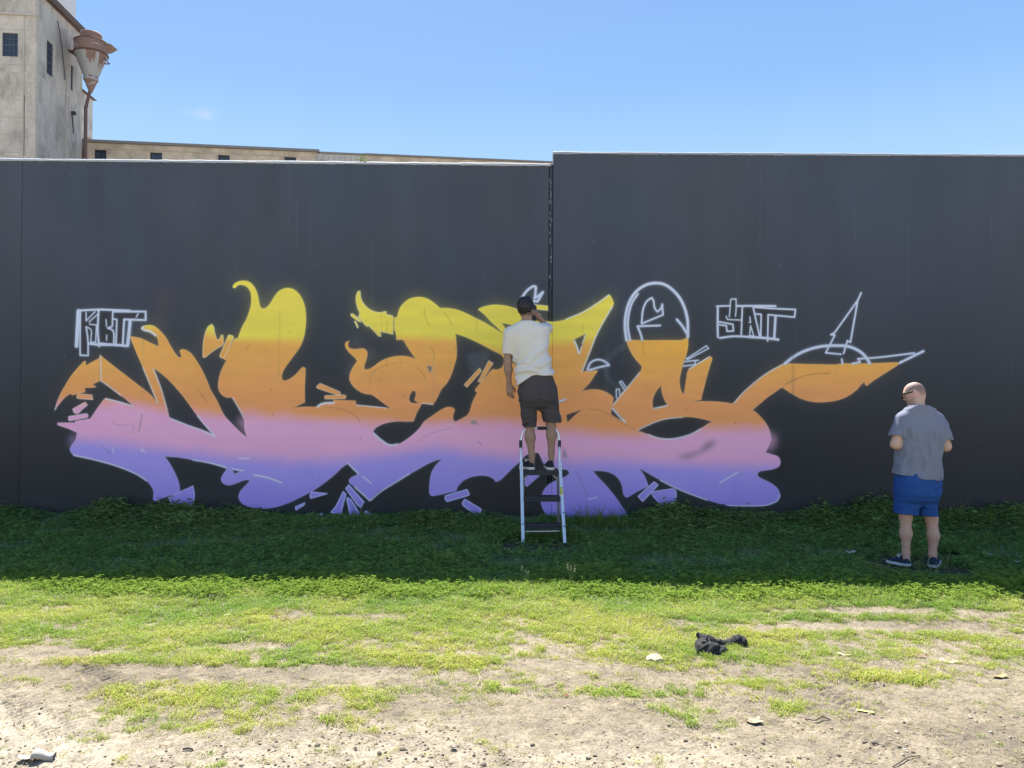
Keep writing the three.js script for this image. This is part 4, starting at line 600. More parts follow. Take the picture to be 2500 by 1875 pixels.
  const lines = []; for (let y = 2; y < roof - 2; y += 1.25) if (y < winF[0].y - 0.1 || y > winF[1].y + 0.1) lines.push(box(13, 0.03, 0.02, -6.5, y, 0.008)); for (const px of [58]) { const p = onFront(px, 200); lines.push(box(0.07, roof - 2, 0.05, p.x, (roof - 2) / 2, 0.012)); }
  part('form_line', merge(lines), cm, tower);
  part('crack', merge([bar(onFront(59, 232).setZ(0.01), onFront(57.5, 380).setZ(0.01), 0.09, 0.02)]), std([0.12, 0.11, 0.1], 0.95), tower);
  const wires = [tube([onSide(132, 50).setX(0.25), onSide(141, 90).setX(0.2), onSide(150, 150).setX(0.15), onSide(155, 195).setX(0.12)], 0.035, 20, 5), tube([onSide(165.5, 275).setX(0.3), onSide(168, 300).setX(0.3), onSide(170, 326).setX(0.3)], 0.05, 12, 5), box(0.3, 0.25, 0.25, 0.4, onSide(167, 276).y, onSide(167, 276).z)];
  part('cable', wires[0], dark, tower); part('cable', wires[1], dark, tower); part('bracket', wires[2], dark, tower);
  const windowAt = (name, a, b, along, cols, rows, mat, label) => {   // steel window: frame with bars and panes set back in the opening
    const w = Math.abs(along === 'x' ? b.x - a.x : b.z - a.z), h = Math.abs(b.y - a.y), grp = new THREE.Group(); grp.name = numbered(name); if (label) grp.userData.label = label; tower.add(grp);
    const c = a.clone().add(b).multiplyScalar(0.5); grp.position.set(along === 'x' ? c.x : -0.12, c.y, along === 'x' ? -0.12 : c.z); if (along !== 'x') grp.rotation.y = Math.PI / 2;
    const bars = [box(w, 0.08, 0.06, 0, h / 2 - 0.04, 0.02), box(w, 0.08, 0.06, 0, -h / 2 + 0.04, 0.02), box(0.08, h - 0.161, 0.06, -w / 2 + 0.04, 0, 0.02), box(0.08, h - 0.161, 0.06, w / 2 - 0.04, 0, 0.02)];
    for (let i = 1; i < cols; i++) bars.push(box(0.035, h - 0.161, 0.04, -w / 2 + w * i / cols, 0, 0.02)); for (let j = 1; j < rows; j++) bars.push(box(w - 0.161, j % 2 ? 0.05 : 0.1, 0.046, 0, -h / 2 + h * j / rows, 0.02));
    part('frame', merge(bars), std([0.06, 0.075, 0.10], 0.6), grp);
    const pane = new THREE.PlaneGeometry(w / cols, h / rows); for (let i = 0; i < cols; i++) for (let j = 0; j < rows; j++) { const m = part('pane', pane, mat, grp); m.position.set(-w / 2 + w * (i + 0.5) / cols, -h / 2 + h * (j + 0.5) / rows, 0.0); m.rotation.set((((i * 7 + j * 5) % 5) - 2) * 0.012, (((i * 3 + j * 11) % 5) - 2) * 0.012, 0); }
  };
  windowAt('window', winF[0], winF[1], 'x', 4, 4, glass, 'blue grey steel window in the near face'); windowAt('window', winS[0], winS[1], 'z', 4, 5, glass); windowAt('window', winS2[0], winS2[1], 'z', 2, 3, new THREE.MeshPhysicalMaterial({ color: lin(0.30, 0.36, 0.42), roughness: 0.3 }), 'pale boarded window half hidden by the half column');
  // white house for the machinery on the roof
  const p0 = onSide(132, 0), ph = thing('roof_house', 'white clad machinery house on top of the grain elevator roof', 'roof house', [C0.x, 0, C0.z]); ph.rotation.y = turn;
  const clad = std([0.62, 0.62, 0.63], 0.6), phx = -1.0, phz = onSide(146, 10).z - 2.2;
  part('wall', box(6, 5, 4, phx - 3 + 0.25, roof + 0.3 + 2.5, phz), clad, ph); part('corner_trim', box(0.14, 5, 0.14, phx + 0.31, roof + 0.3 + 2.5, phz + 2.06), std([0.16, 0.17, 0.2], 0.6), ph); part('roof', box(6.4, 0.2, 4.4, phx - 2.8, roof + 5.41, phz), rust, ph);
  // lower rear part with a small eave
  const rear = thing('rear_tower', 'narrow lower concrete tower just right of the grain elevator behind the rusty pipe', 'tower', [C0.x, 0, C0.z]); rear.rotation.y = turn;
  const rTop = onSide(222, 246), rz = far - 0.4, rx = onSide(210, 300).x;
  const er = ray(226, 300), eo = V(0, EYE, 0).applyMatrix4(inv), ed = er.clone().transformDirection(inv), te = (rz - 3.6 - eo.z) / ed.z, xr = eo.x + ed.x * te, hr = (() => { const r = ray(226, 244), d = r.clone().transformDirection(inv), t = (rz - 3.6 - eo.z) / d.z; return eo.y + d.y * t; })();
  part('wall', uvMetres(box(xr + 4, hr, 2.4, (xr - 4) / 2, hr / 2, rz - 1.2 - 1.2), 6), new THREE.MeshStandardMaterial({ map: concrete(12, [0.62, 0.59, 0.54]), roughness: 0.9 }), rear);
  { const s = new THREE.Shape([new THREE.Vector2(-4, 0), new THREE.Vector2(xr + 0.30, 0), new THREE.Vector2(xr - 0.45, 0.45), new THREE.Vector2(-4, 0.42)]); const g = new THREE.ExtrudeGeometry(s, { depth: 2.8, bevelEnabled: false }); g.translate(0, hr, rz - 3.8); part('roof', g, rust, rear); }

  // rusty cyclone hung on the side of the tower, its pipe running down
  const CZ = -DEP - 4.6, cy = thing('dust_cyclone', 'rusty metal dust cyclone with funnel and down pipe hung on the tower', 'dust collector');
  const cp = (px, py) => at(px, py, CZ), rad = (n) => n * -CZ / FOC, ax = cp(222, 150), X = ax.x; cy.position.set(X, 0, CZ);
  const Y = (py) => cp(222, py).y;
  const rustTex = dataTex(1024, 512, (u, v) => { const st = tnoise(u, v * 0.05, 26, 4, 3), n = tnoise(u, v, 14, 9, 5), f = tnoise(u, v, 90, 12, 2), t = sstep(0.5, 0.66, st * 0.85 + n * 0.25 - 0.03); const k = 0.8 + 0.4 * f; const a = [0.35, 0.355, 0.36], b = [0.22, 0.138, 0.108]; return [0, 1, 2].map((q) => l2s(lerp(a[q], b[q], t) * k)); }, [1, 1], true);
  const rustTex2 = dataTex(512, 512, (u, v) => { const n = tnoise(u, v, 9, 29, 5), f = tnoise(u, v, 80, 32, 2), t = sstep(0.62, 0.72, n), k = 0.8 + 0.4 * f; const a = [0.235, 0.148, 0.118], b = [0.36, 0.34, 0.33]; return [0, 1, 2].map((q) => l2s(lerp(a[q], b[q], t) * k)); }, [1, 1], true);
  const rm = new THREE.MeshStandardMaterial({ map: rustTex2, roughness: 0.75, metalness: 0.1 }), fm = new THREE.MeshStandardMaterial({ map: rustTex, roughness: 0.6, metalness: 0.25 }), dr = std([0.11, 0.06, 0.05], 0.85);
  const lathe = (q, seg = 40) => new THREE.LatheGeometry(q.map(([r, py]) => new THREE.Vector2(Math.max(0.001, r), Y(py))), seg);
  part('cap', lathe([[rad(24.5), 104], [rad(24.5), 86], [rad(23), 82], [rad(16), 79.5], [0, 78]]), rm, cy);
  part('drum', lathe([[rad(36.5), 132], [rad(37), 130], [rad(37), 106], [rad(36), 104], [rad(24.5), 102]]), rm, cy);
  part('flange', merge([new THREE.TorusGeometry(rad(37.2), 0.07, 6, 40).rotateX(Math.PI / 2).translate(0, Y(133), 0), new THREE.TorusGeometry(rad(36.8), 0.05, 6, 40).rotateX(Math.PI / 2).translate(0, Y(104.5), 0)]), dr, cy);
  part('funnel', lathe([[rad(15.5), 189], [rad(36.6), 134]]), fm, cy);
  part('collar', lathe([[rad(15), 197], [rad(17), 196], [rad(16.4), 192.5], [rad(17), 189], [rad(15.6), 187]]), fm, cy);
  part('lower_funnel', lathe([[rad(3.4), 226], [rad(15.2), 197]]), rm, cy);
  const L = (px, py) => { const p = cp(px, py); return V(p.x - X, p.y, 0); };
  part('down_pipe', merge([tube([L(219, 223), L(217.5, 232), L(212, 252), L(210.5, 262)], rad(3.8), 24, 10), new THREE.CylinderGeometry(rad(4), rad(4), L(210, 259).y - 3, 12).translate(L(209, 300).x, (L(210, 259).y + 3) / 2, 0)]), std([0.13, 0.075, 0.07], 0.7), cy);
  { const s = new THREE.Shape([L(247, 101), L(273, 109.5), L(258, 118.5), L(247, 119)].map((p) => new THREE.Vector2(p.x, p.y))); const g = new THREE.ExtrudeGeometry(s, { depth: 1.0, bevelEnabled: false }); g.translate(0, 0, -0.9); part('hood', g, rm, cy, 'pointed rusty inlet hood on the right'); }
  part('bracket', merge([bar(L(257, 145), L(267.5, 156), 0.07, 0.07), bar(L(267.5, 156), L(253, 156), 0.07, 0.07), bar(L(255, 122), L(255.5, 146), 0.07, 0.07), bar(L(170, 126), L(188, 127), 0.09, 0.5), bar(L(172, 127), L(188, 140), 0.07, 0.07)]), dr, cy);

  // long low building running off to the right behind the wall
  const LD = 63, c1 = at(232, 380, -LD), lb = thing('long_building', 'long low tan concrete building seen just above the left part of the wall', 'building', [c1.x, 0, c1.z]);
  const ang = 0.128; lb.rotation.y = ang;
  const inv2 = new THREE.Matrix4().copy(lb.matrix.compose(lb.position, lb.quaternion, lb.scale)).invert();
  const onL = (px, py) => { const r = ray(px, py), o = V(0, EYE, 0).applyMatrix4(inv2), d = r.clone().transformDirection(inv2); const t = -o.z / d.z; return o.addScaledVector(d, t); };
  const x0 = onL(205, 370).x, x1 = onL(775, 385).x, x2 = onL(884, 385).x, x3 = onL(1349, 397).x + 4, h1 = onL(240, 349).y, h2 = onL(790, 376).y, h3 = onL(1000, 384).y;
  const face = rect(x0, x1 - 0.01, 0, h1), wins = [[230, 260, 366, 390], [366, 396, 373, 395], [532, 561, 379, 397], [694, 723, 384, 399]];
  for (const [a, b, t, u] of wins) { const p = onL(a, u), q = onL(b, t); face.holes.push(hole([p.x, q.y - 2.0], [q.x, q.y])); }
  const tan = new THREE.MeshStandardMaterial({ map: concrete(17, [0.66, 0.56, 0.42]), roughness: 0.9 }), gL = new THREE.ExtrudeGeometry(face, { depth: 0.3, bevelEnabled: false }); gL.translate(0, 0, -0.3);
  part('wall', uvMetres(gL, 7), tan, lb); part('wall', uvMetres(box(x3 - x2, h3, 0.3, (x2 + x3) / 2, h3 / 2, -0.15), 7), tan, lb);
  part('wall', uvMetres(box(0.3, h1, 12, x0 + 0.15, h1 / 2, -6.4), 7), tan, lb);
  part('wall', uvMetres(box(x2 - x1, h2, 0.3, (x1 + x2) / 2, h2 / 2, -0.1), 7), new THREE.MeshStandardMaterial({ map: concrete(21, [0.6, 0.58, 0.52]), roughness: 0.85 }), lb, 'paler panelled stretch of the long building');
  const ribs = []; for (let k = 0; k <= 8; k++) ribs.push(box(0.06, h2 - 0.3, 0.05, lerp(x1, x2, k / 8), h2 / 2, 0.075)); part('panel_rib', merge(ribs), std([0.36, 0.36, 0.34], 0.8), lb);
  const rf = std([0.20, 0.19, 0.18], 0.7);
  part('roof', merge([box(x1 - x0 + 0.3, 0.22, 12, (x0 + x1) / 2, h1 + 0.11, -5.8), box(x2 - x1, 0.16, 12, (x1 + x2) / 2 + 0.16, h2 + 0.08, -5.86), box(x3 - x2, 0.16, 12, (x2 + x3) / 2 + 0.17, h3 + 0.08, -5.86)]), rf, lb);
  for (const [a, b, t, u] of wins) { const p = onL(a, u), q = onL(b, t), w = q.x - p.x, g = new THREE.Group(); g.name = numbered('window'); lb.add(g); g.position.set((p.x + q.x) / 2, q.y - 1, -0.16); part('frame', merge([box(w, 0.09, 0.07, 0, 0.955, 0), box(0.06, 1.81, 0.07, w / 2 - 0.03, 0, 0), box(0.06, 1.81, 0.07, -w / 2 + 0.03, 0, 0), box(0.05, 1.81, 0.05, 0, 0, 0)]), dark, g); for (const s of [-1, 1]) { const m = part('pane', new THREE.PlaneGeometry(w / 2, 1.9), glass, g); m.position.set(s * w / 4, 0, -0.03); } }
  part('ledge', merge([box(x1 - x0, 0.07, 0.05, (x0 + x1) / 2, h1 - 0.42, 0.026)]), tan, lb);
  { const s = new THREE.Shape([onL(206, 331), onL(213, 331), onL(234, 347), onL(206, 347)].map((p) => new THREE.Vector2(p.x, p.y))); const g = new THREE.ExtrudeGeometry(s, { depth: 3, bevelEnabled: false }); g.translate(0, 0, -3.4); part('gable', g, tan, lb); }
}

// ---------------------------------------------------------------- people: each body one continuous surface meshed from a distance field
function isoMesh(f, lo, hi, cell) {                            // surface nets
  const nx = Math.ceil((hi.x - lo.x) / cell) + 1, ny = Math.ceil((hi.y - lo.y) / cell) + 1, nz = Math.ceil((hi.z - lo.z) / cell) + 1, v = new Float32Array(nx * ny * nz);
  const id = (i, j, k) => (k * ny + j) * nx + i;
  for (let k = 0; k < nz; k++) for (let j = 0; j < ny; j++) for (let i = 0; i < nx; i++) v[id(i, j, k)] = f(lo.x + i * cell, lo.y + j * cell, lo.z + k * cell);
  const at3 = new Int32Array(nx * ny * nz).fill(-1), pos = [], idx = [];
  for (let k = 0; k < nz - 1; k++) for (let j = 0; j < ny - 1; j++) for (let i = 0; i < nx - 1; i++) {
    let m = 0, sx = 0, sy = 0, sz = 0, n = 0; const c = [];
    for (let q = 0; q < 8; q++) { const w = v[id(i + (q & 1), j + ((q >> 1) & 1), k + (q >> 2))]; c.push(w); if (w < 0) m |= 1 << q; }
    if (m === 0 || m === 255) continue;
    for (let a = 0; a < 8; a++) for (let d = 1; d < 8; d <<= 1) { const b = a ^ d; if (b < a || ((c[a] < 0) === (c[b] < 0))) continue; const t = c[a] / (c[a] - c[b]); const A3 = [a & 1, (a >> 1) & 1, a >> 2], B3 = [b & 1, (b >> 1) & 1, b >> 2]; sx += lerp(A3[0], B3[0], t); sy += lerp(A3[1], B3[1], t); sz += lerp(A3[2], B3[2], t); n++; }
    at3[id(i, j, k)] = pos.length / 3; pos.push(lo.x + (i + sx / n) * cell, lo.y + (j + sy / n) * cell, lo.z + (k + sz / n) * cell);
  }
  const quad = (a, b, c, d, flip) => { if (a < 0 || b < 0 || c < 0 || d < 0) return; flip ? idx.push(a, c, b, a, d, c) : idx.push(a, b, c, a, c, d); };
  for (let k = 1; k < nz - 1; k++) for (let j = 1; j < ny - 1; j++) for (let i = 1; i < nx - 1; i++) {
    const s = v[id(i, j, k)] < 0;
    if (s !== v[id(i + 1, j, k)] < 0) quad(at3[id(i, j - 1, k - 1)], at3[id(i, j, k - 1)], at3[id(i, j, k)], at3[id(i, j - 1, k)], !s);
    if (s !== v[id(i, j + 1, k)] < 0) quad(at3[id(i - 1, j, k - 1)], at3[id(i - 1, j, k)], at3[id(i, j, k)], at3[id(i, j, k - 1)], !s);
    if (s !== v[id(i, j, k + 1)] < 0) quad(at3[id(i - 1, j - 1, k)], at3[id(i, j - 1, k)], at3[id(i, j, k)], at3[id(i - 1, j, k)], !s);
  }
  const g = new THREE.BufferGeometry(), nor = new Float32Array(pos.length), e = cell * 0.6;
  for (let i = 0; i < pos.length; i += 3) { const [x, y, z] = [pos[i], pos[i + 1], pos[i + 2]], gx = f(x + e, y, z) - f(x - e, y, z), gy = f(x, y + e, z) - f(x, y - e, z), gz = f(x, y, z + e) - f(x, y, z - e), L = Math.hypot(gx, gy, gz) || 1; nor[i] = gx / L; nor[i + 1] = gy / L; nor[i + 2] = gz / L; }
  g.setAttribute('position', new THREE.Float32BufferAttribute(pos, 3)); g.setAttribute('normal', new THREE.BufferAttribute(nor, 3)); g.setIndex(idx);
  return g;
}
const smin = (a, b, k) => { const h = Math.max(k - Math.abs(a - b), 0) / k; return Math.min(a, b) - h * h * k * 0.25; };
const smax = (a, b, k) => -smin(-a, -b, k);
function limb(a, b, ra, rb, flat = 1, axis = null) {           // a tapered limb from a to b, optionally flattened along axis
  const dx = b.x - a.x, dy = b.y - a.y, dz = b.z - a.z, LL = dx * dx + dy * dy + dz * dz;
  return (x, y, z) => {
    const px = x - a.x, py = y - a.y, pz = z - a.z, t = clamp((px * dx + py * dy + pz * dz) / LL); let qx = px - dx * t, qy = py - dy * t, qz = pz - dz * t;
    if (axis) { const s = qx * axis.x + qy * axis.y + qz * axis.z, k = s * (1 / flat - 1); qx += axis.x * k; qy += axis.y * k; qz += axis.z * k; }
    return Math.hypot(qx, qy, qz) - (ra + (rb - ra) * t);
  };
}
const ball = (c, rx, ry = rx, rz = rx) => { const m = Math.min(rx, ry, rz); return (x, y, z) => { const k = Math.hypot((x - c.x) / rx, (y - c.y) / ry, (z - c.z) / rz); return (k - 1) * (k < 1 ? m : m * 0.9 + 0.1 * Math.max(rx, ry, rz)); }; };
function stack(rows, pow = 2.3) {                              // body section by section: [y, cx, cz, halfWidth, halfDepth]
  return (x, y, z) => {
    let i = 0; while (i < rows.length - 2 && y > rows[i + 1][0]) i++;
    const a = rows[i], b = rows[i + 1], t0 = clamp((y - a[0]) / (b[0] - a[0])), t = t0 * t0 * (3 - 2 * t0) * 0.6 + t0 * 0.4, L = (n) => lerp(a[n], b[n], t), w = L(3), d = L(4);
    const k = (Math.abs((x - L(1)) / w) ** pow + Math.abs((z - L(2)) / d) ** pow) ** (1 / pow), s = (k - 1) * Math.min(w, d);
    const over = Math.max(rows[0][0] - y, y - rows[rows.length - 1][0]); return over > 0 ? Math.max(s, over) : s;
  };
}
const union = (list, k) => (x, y, z) => { let d = list[0](x, y, z); for (let i = 1; i < list.length; i++) d = smin(d, list[i](x, y, z), k); return d; };
const tintBy = (g, fn) => { const p = g.attributes.position, c = new Float32Array(p.count * 3), n = g.attributes.normal; for (let i = 0; i < p.count; i++) c.set(fn(p.getX(i), p.getY(i), p.getZ(i), n.getX(i), n.getY(i), n.getZ(i)), i * 3); g.setAttribute('color', new THREE.BufferAttribute(c, 3)); return g; };
const boxOf = (pts, m) => { const lo = V(1e9, 1e9, 1e9), hi = V(-1e9, -1e9, -1e9); for (const p of pts) { lo.min(p); hi.max(p); } return [lo.addScalar(-m), hi.addScalar(m)]; };
const cloth = (c, rough = 0.92) => new THREE.MeshStandardMaterial({ color: lin(...c), roughness: rough, vertexColors: true });
const joinBody = (list) => { const gs = list.map((g) => { const q = g.toNonIndexed(); return q; }); return mergeGeometries(gs); };

function hand(wrist, palmDir, backDir, thumbSide, curl, size = 1) {  // palm, four unequal bent fingers, thumb from the side of the palm; returns the field and its points
  const d = palmDir.clone().normalize(), b = backDir.clone().addScaledVector(d, -backDir.dot(d)).normalize(), s = new THREE.Vector3().crossVectors(d, b).normalize().multiplyScalar(thumbSide), fs = [], pts = [wrist.clone()];
  const P = (f, u, w) => wrist.clone().addScaledVector(d, f * size).addScaledVector(s, u * size).addScaledVector(b, w * size);
  fs.push(limb(P(0, 0, 0), P(0.03, 0, 0), 0.025 * size, 0.03 * size, 0.7, b));
  for (const u of [-0.028, -0.01, 0.008, 0.026]) fs.push(limb(P(0.02, u * 0.75, 0), P(0.088 - 0.1 * Math.abs(u - 0.008), u, 0.003), 0.0135 * size, 0.0125 * size, 0.85, b));
  const body = union(fs, 0.02), fingers = [];
  [[-0.029, 0.030, 0.021, 0.016], [-0.0105, 0.038, 0.026, 0.019], [0.0085, 0.042, 0.029, 0.021], [0.027, 0.037, 0.025, 0.019]].forEach(([u, l1, l2, l3], i) => {
    const c = curl * (1 + 0.12 * (1 - i)); let p = P(0.086 - 0.1 * Math.abs(u - 0.008), u, 0.002), a = c * 0.75; const ch = [];
    for (const [L, r0, r1, k] of [[l1, 0.0098, 0.009, 0], [l2, 0.009, 0.0082, 1], [l3, 0.0082, 0.0068, 0.7]]) { a += c * k; const q = p.clone().addScaledVector(d, Math.cos(a) * L * size).addScaledVector(b, -Math.sin(a) * L * size).addScaledVector(s, u * 0.08); ch.push(limb(p, q, r0 * size, r1 * size)); p = q; pts.push(q); }
    fingers.push(union(ch, 0.004));
  });
  const t0 = P(0.022, 0.022, -0.006), t1 = P(0.052, 0.046, -0.018), t2 = P(0.078, 0.05, -0.03), t3 = P(0.098, 0.045, -0.04); pts.push(t1, t2, t3);
  const thumb = union([limb(t0, t1, 0.0165 * size, 0.0125 * size), limb(t1, t2, 0.0118 * size, 0.0105 * size), limb(t2, t3, 0.0105 * size, 0.0075 * size)], 0.006);
  const f = (x, y, z) => { let q = body(x, y, z); for (const g of fingers) q = smin(q, g(x, y, z), 0.006); return smin(q, thumb(x, y, z), 0.012); };
  return { f, pts, palm: P(0.06, 0, -0.02) };
}
function headField(c, yaw, pitch, roll = 0, k = 1) {           // a head about c, face towards -z before it is turned
  const q = new THREE.Quaternion().setFromEuler(new THREE.Euler(pitch, yaw, roll, 'YXZ')), iq = q.clone().invert(), p = V(0, 0, 0), L = (x, y, z) => V(x, y, z);
  const f = [ball(L(0, 0.03, 0.012), 0.078, 0.093, 0.098), ball(L(0, 0.0, -0.03), 0.066, 0.085, 0.06), limb(L(-0.032, -0.075, -0.045), L(0.032, -0.075, -0.045), 0.032, 0.032), limb(L(0, -0.088, -0.07), L(0, -0.07, -0.062), 0.02, 0.026), ball(L(0, -0.02, 0.03), 0.066, 0.07, 0.07)];
  const skull = union(f, 0.035), nose = union([limb(L(0, 0.02, -0.088), L(0, -0.022, -0.108), 0.009, 0.013), limb(L(-0.012, -0.026, -0.094), L(0.012, -0.026, -0.094), 0.009, 0.009)], 0.012);
  const brow = limb(L(-0.036, 0.033, -0.078), L(0.036, 0.033, -0.078), 0.013, 0.013), lips = union([limb(L(-0.018, -0.052, -0.086), L(0.018, -0.052, -0.086), 0.008, 0.008), limb(L(-0.015, -0.062, -0.085), L(0.015, -0.062, -0.085), 0.008, 0.008)], 0.004);
  const eyes = [-1, 1].map((s) => ball(L(s * 0.031, 0.014, -0.082), 0.016, 0.011, 0.012)), ears = [-1, 1].map((s) => { const rim = ball(L(s * 0.082, 0.002, 0.016), 0.011, 0.032, 0.02), dip = ball(L(s * 0.093, 0.004, 0.012), 0.008, 0.02, 0.011); return (x, y, z) => smax(rim(x, y, z), -dip(x, y, z), 0.005); });
  const local = (x, y, z) => { p.set((x - c.x) / k, (y - c.y) / k, (z - c.z) / k).applyQuaternion(iq); return p; };
  const g = (x, y, z) => { let d = skull(x, y, z); d = smin(d, brow(x, y, z), 0.018); for (const e of eyes) d = smax(d, -e(x, y, z), 0.008); d = smin(d, nose(x, y, z), 0.014); d = smin(d, lips(x, y, z), 0.008); for (const e of ears) d = smin(d, e(x, y, z), 0.008); return d; };
  return { f: (x, y, z) => { const m = local(x, y, z); return g(m.x, m.y, m.z) * k; }, local: (x, y, z) => local(x, y, z).clone(), skull: (m) => skull(m.x, m.y, m.z) * k, toWorld: (x, y, z) => V(x, y, z).multiplyScalar(k).applyQuaternion(q).add(c), q, k };
}
const wrinkle = (x, y, z, dx, dy, f, s) => { const u = x * dx + y * dy, v = -x * dy + y * dx; return 1 - Math.abs(2 * fbm(u * f * 0.22 + s, v * f + s * 3 + 1.3 * fbm(u * 3 + s, v * 3, 2), 2, z * f * 0.3 + 11) - 1); };
const skinTint = (base) => (x, y, z) => { const n = fbm(x * 22 + 3, y * 22, 3, z * 22 + 7) - 0.5, m = fbm(x * 90, y * 90, 2, z * 90 + 2) - 0.5; return [base[0] * (1 + 0.16 * n + 0.1 * m), base[1] * (1 + 0.22 * n + 0.12 * m), base[2] * (1 + 0.22 * n + 0.12 * m)]; };

function shoe(heel, toe, lift, w, h, parent, mats, label, lace) {     // low canvas shoe: sole, upper, laces; heel and toe on the sole's line
  const d = toe.clone().sub(heel), L = d.length(); d.normalize(); const s = V(-d.z, 0, d.x);
  const loc = (x, y, z) => { const px = x - heel.x, pz = z - heel.z; return [px * d.x + pz * d.z, y - heel.y, px * s.x + pz * s.z]; };
  const half = (u) => w * (0.80 + 0.26 * Math.sin(clamp(u / L) * 2.6) - 0.1 * sstep(0.25, 0.5, u / L) * sstep(0.75, 0.5, u / L));
  const foot = (u, v, grow) => { const c = clamp(u, w * 0.85, L - w * 0.9), r = half(c) + grow; return Math.hypot(u - c, v) - r; };
  const sole = (x, y, z) => { const [u, t, v] = loc(x, y, z); return smax(foot(u, v, 0.004), Math.abs(t - 0.014) - 0.014, 0.004); };
  const upper = (x, y, z) => { const [u, t, v] = loc(x, y, z), top = lerp(h, h * 0.52, sstep(L * 0.32, L * 0.8, u)) - 0.02 * sstep(0.9, 1, u / L), r = foot(u, v, -0.002 - 0.02 * sstep(0.02, h, t)); let q = smax(smax(r, t - top, 0.018), 0.02 - t, 0.004); const cav = Math.hypot((u - L * 0.27) / 1.35, v) - w * 0.60; q = smax(q, -Math.max(cav, h * 0.62 - t), 0.006); return q; };
  const g = new THREE.Group(); g.name = numbered('shoe'); if (label) g.userData.label = label; parent.add(g);
  const [lo, hi] = boxOf([heel, toe], w + 0.03); hi.y = heel.y + h + 0.04; lo.y = heel.y - 0.01;
  part('sole', isoMesh(sole, lo, hi, 0.005), mats.sole, g); part('upper', tintBy(isoMesh(upper, lo, hi, 0.005), mats.tint), mats.upper, g);
  const bars = []; for (let i = 0; i < 4; i++) { const u = L * (0.46 + 0.085 * i), y = heel.y + lerp(h, h * 0.52, sstep(L * 0.32, L * 0.8, u)) - 0.001; const c = heel.clone().addScaledVector(d, u), a = c.clone().addScaledVector(s, 0.022), b = c.clone().addScaledVector(s, -0.022), m = c.clone(); a.y = b.y = y - 0.006; m.y = y + 0.002; bars.push(tube([a, m, b], 0.0032, 8, 5)); }
  if (lace) { const c = heel.clone().addScaledVector(d, L * 0.44); c.y = heel.y + h * 0.98; for (const k of [-1, 1]) bars.push(tube([c, c.clone().addScaledVector(s, k * 0.025).add(V(0, 0.012, 0)), c.clone().addScaledVector(s, k * 0.045).add(V(0, -0.012, 0)), c.clone().addScaledVector(s, k * 0.02).add(V(0, -0.006, 0))], 0.003, 12, 5)); bars.push(tube([c.clone().addScaledVector(d, -0.02).addScaledVector(s, 0.03).add(V(0, -0.01, 0)), c, c.clone().addScaledVector(d, -0.015).addScaledVector(s, -0.034).add(V(0, -0.02, 0))], 0.003, 10, 5)); }
  part('laces', merge(bars), mats.lace, g);
}
// shared by both: turns joints measured in the photograph into points at a depth, dz metres nearer the wall
const jointsAt = (z0) => (px, py, dz = 0) => at(px, py, z0 - dz);
const scaleAt = (z) => -z / FOC;

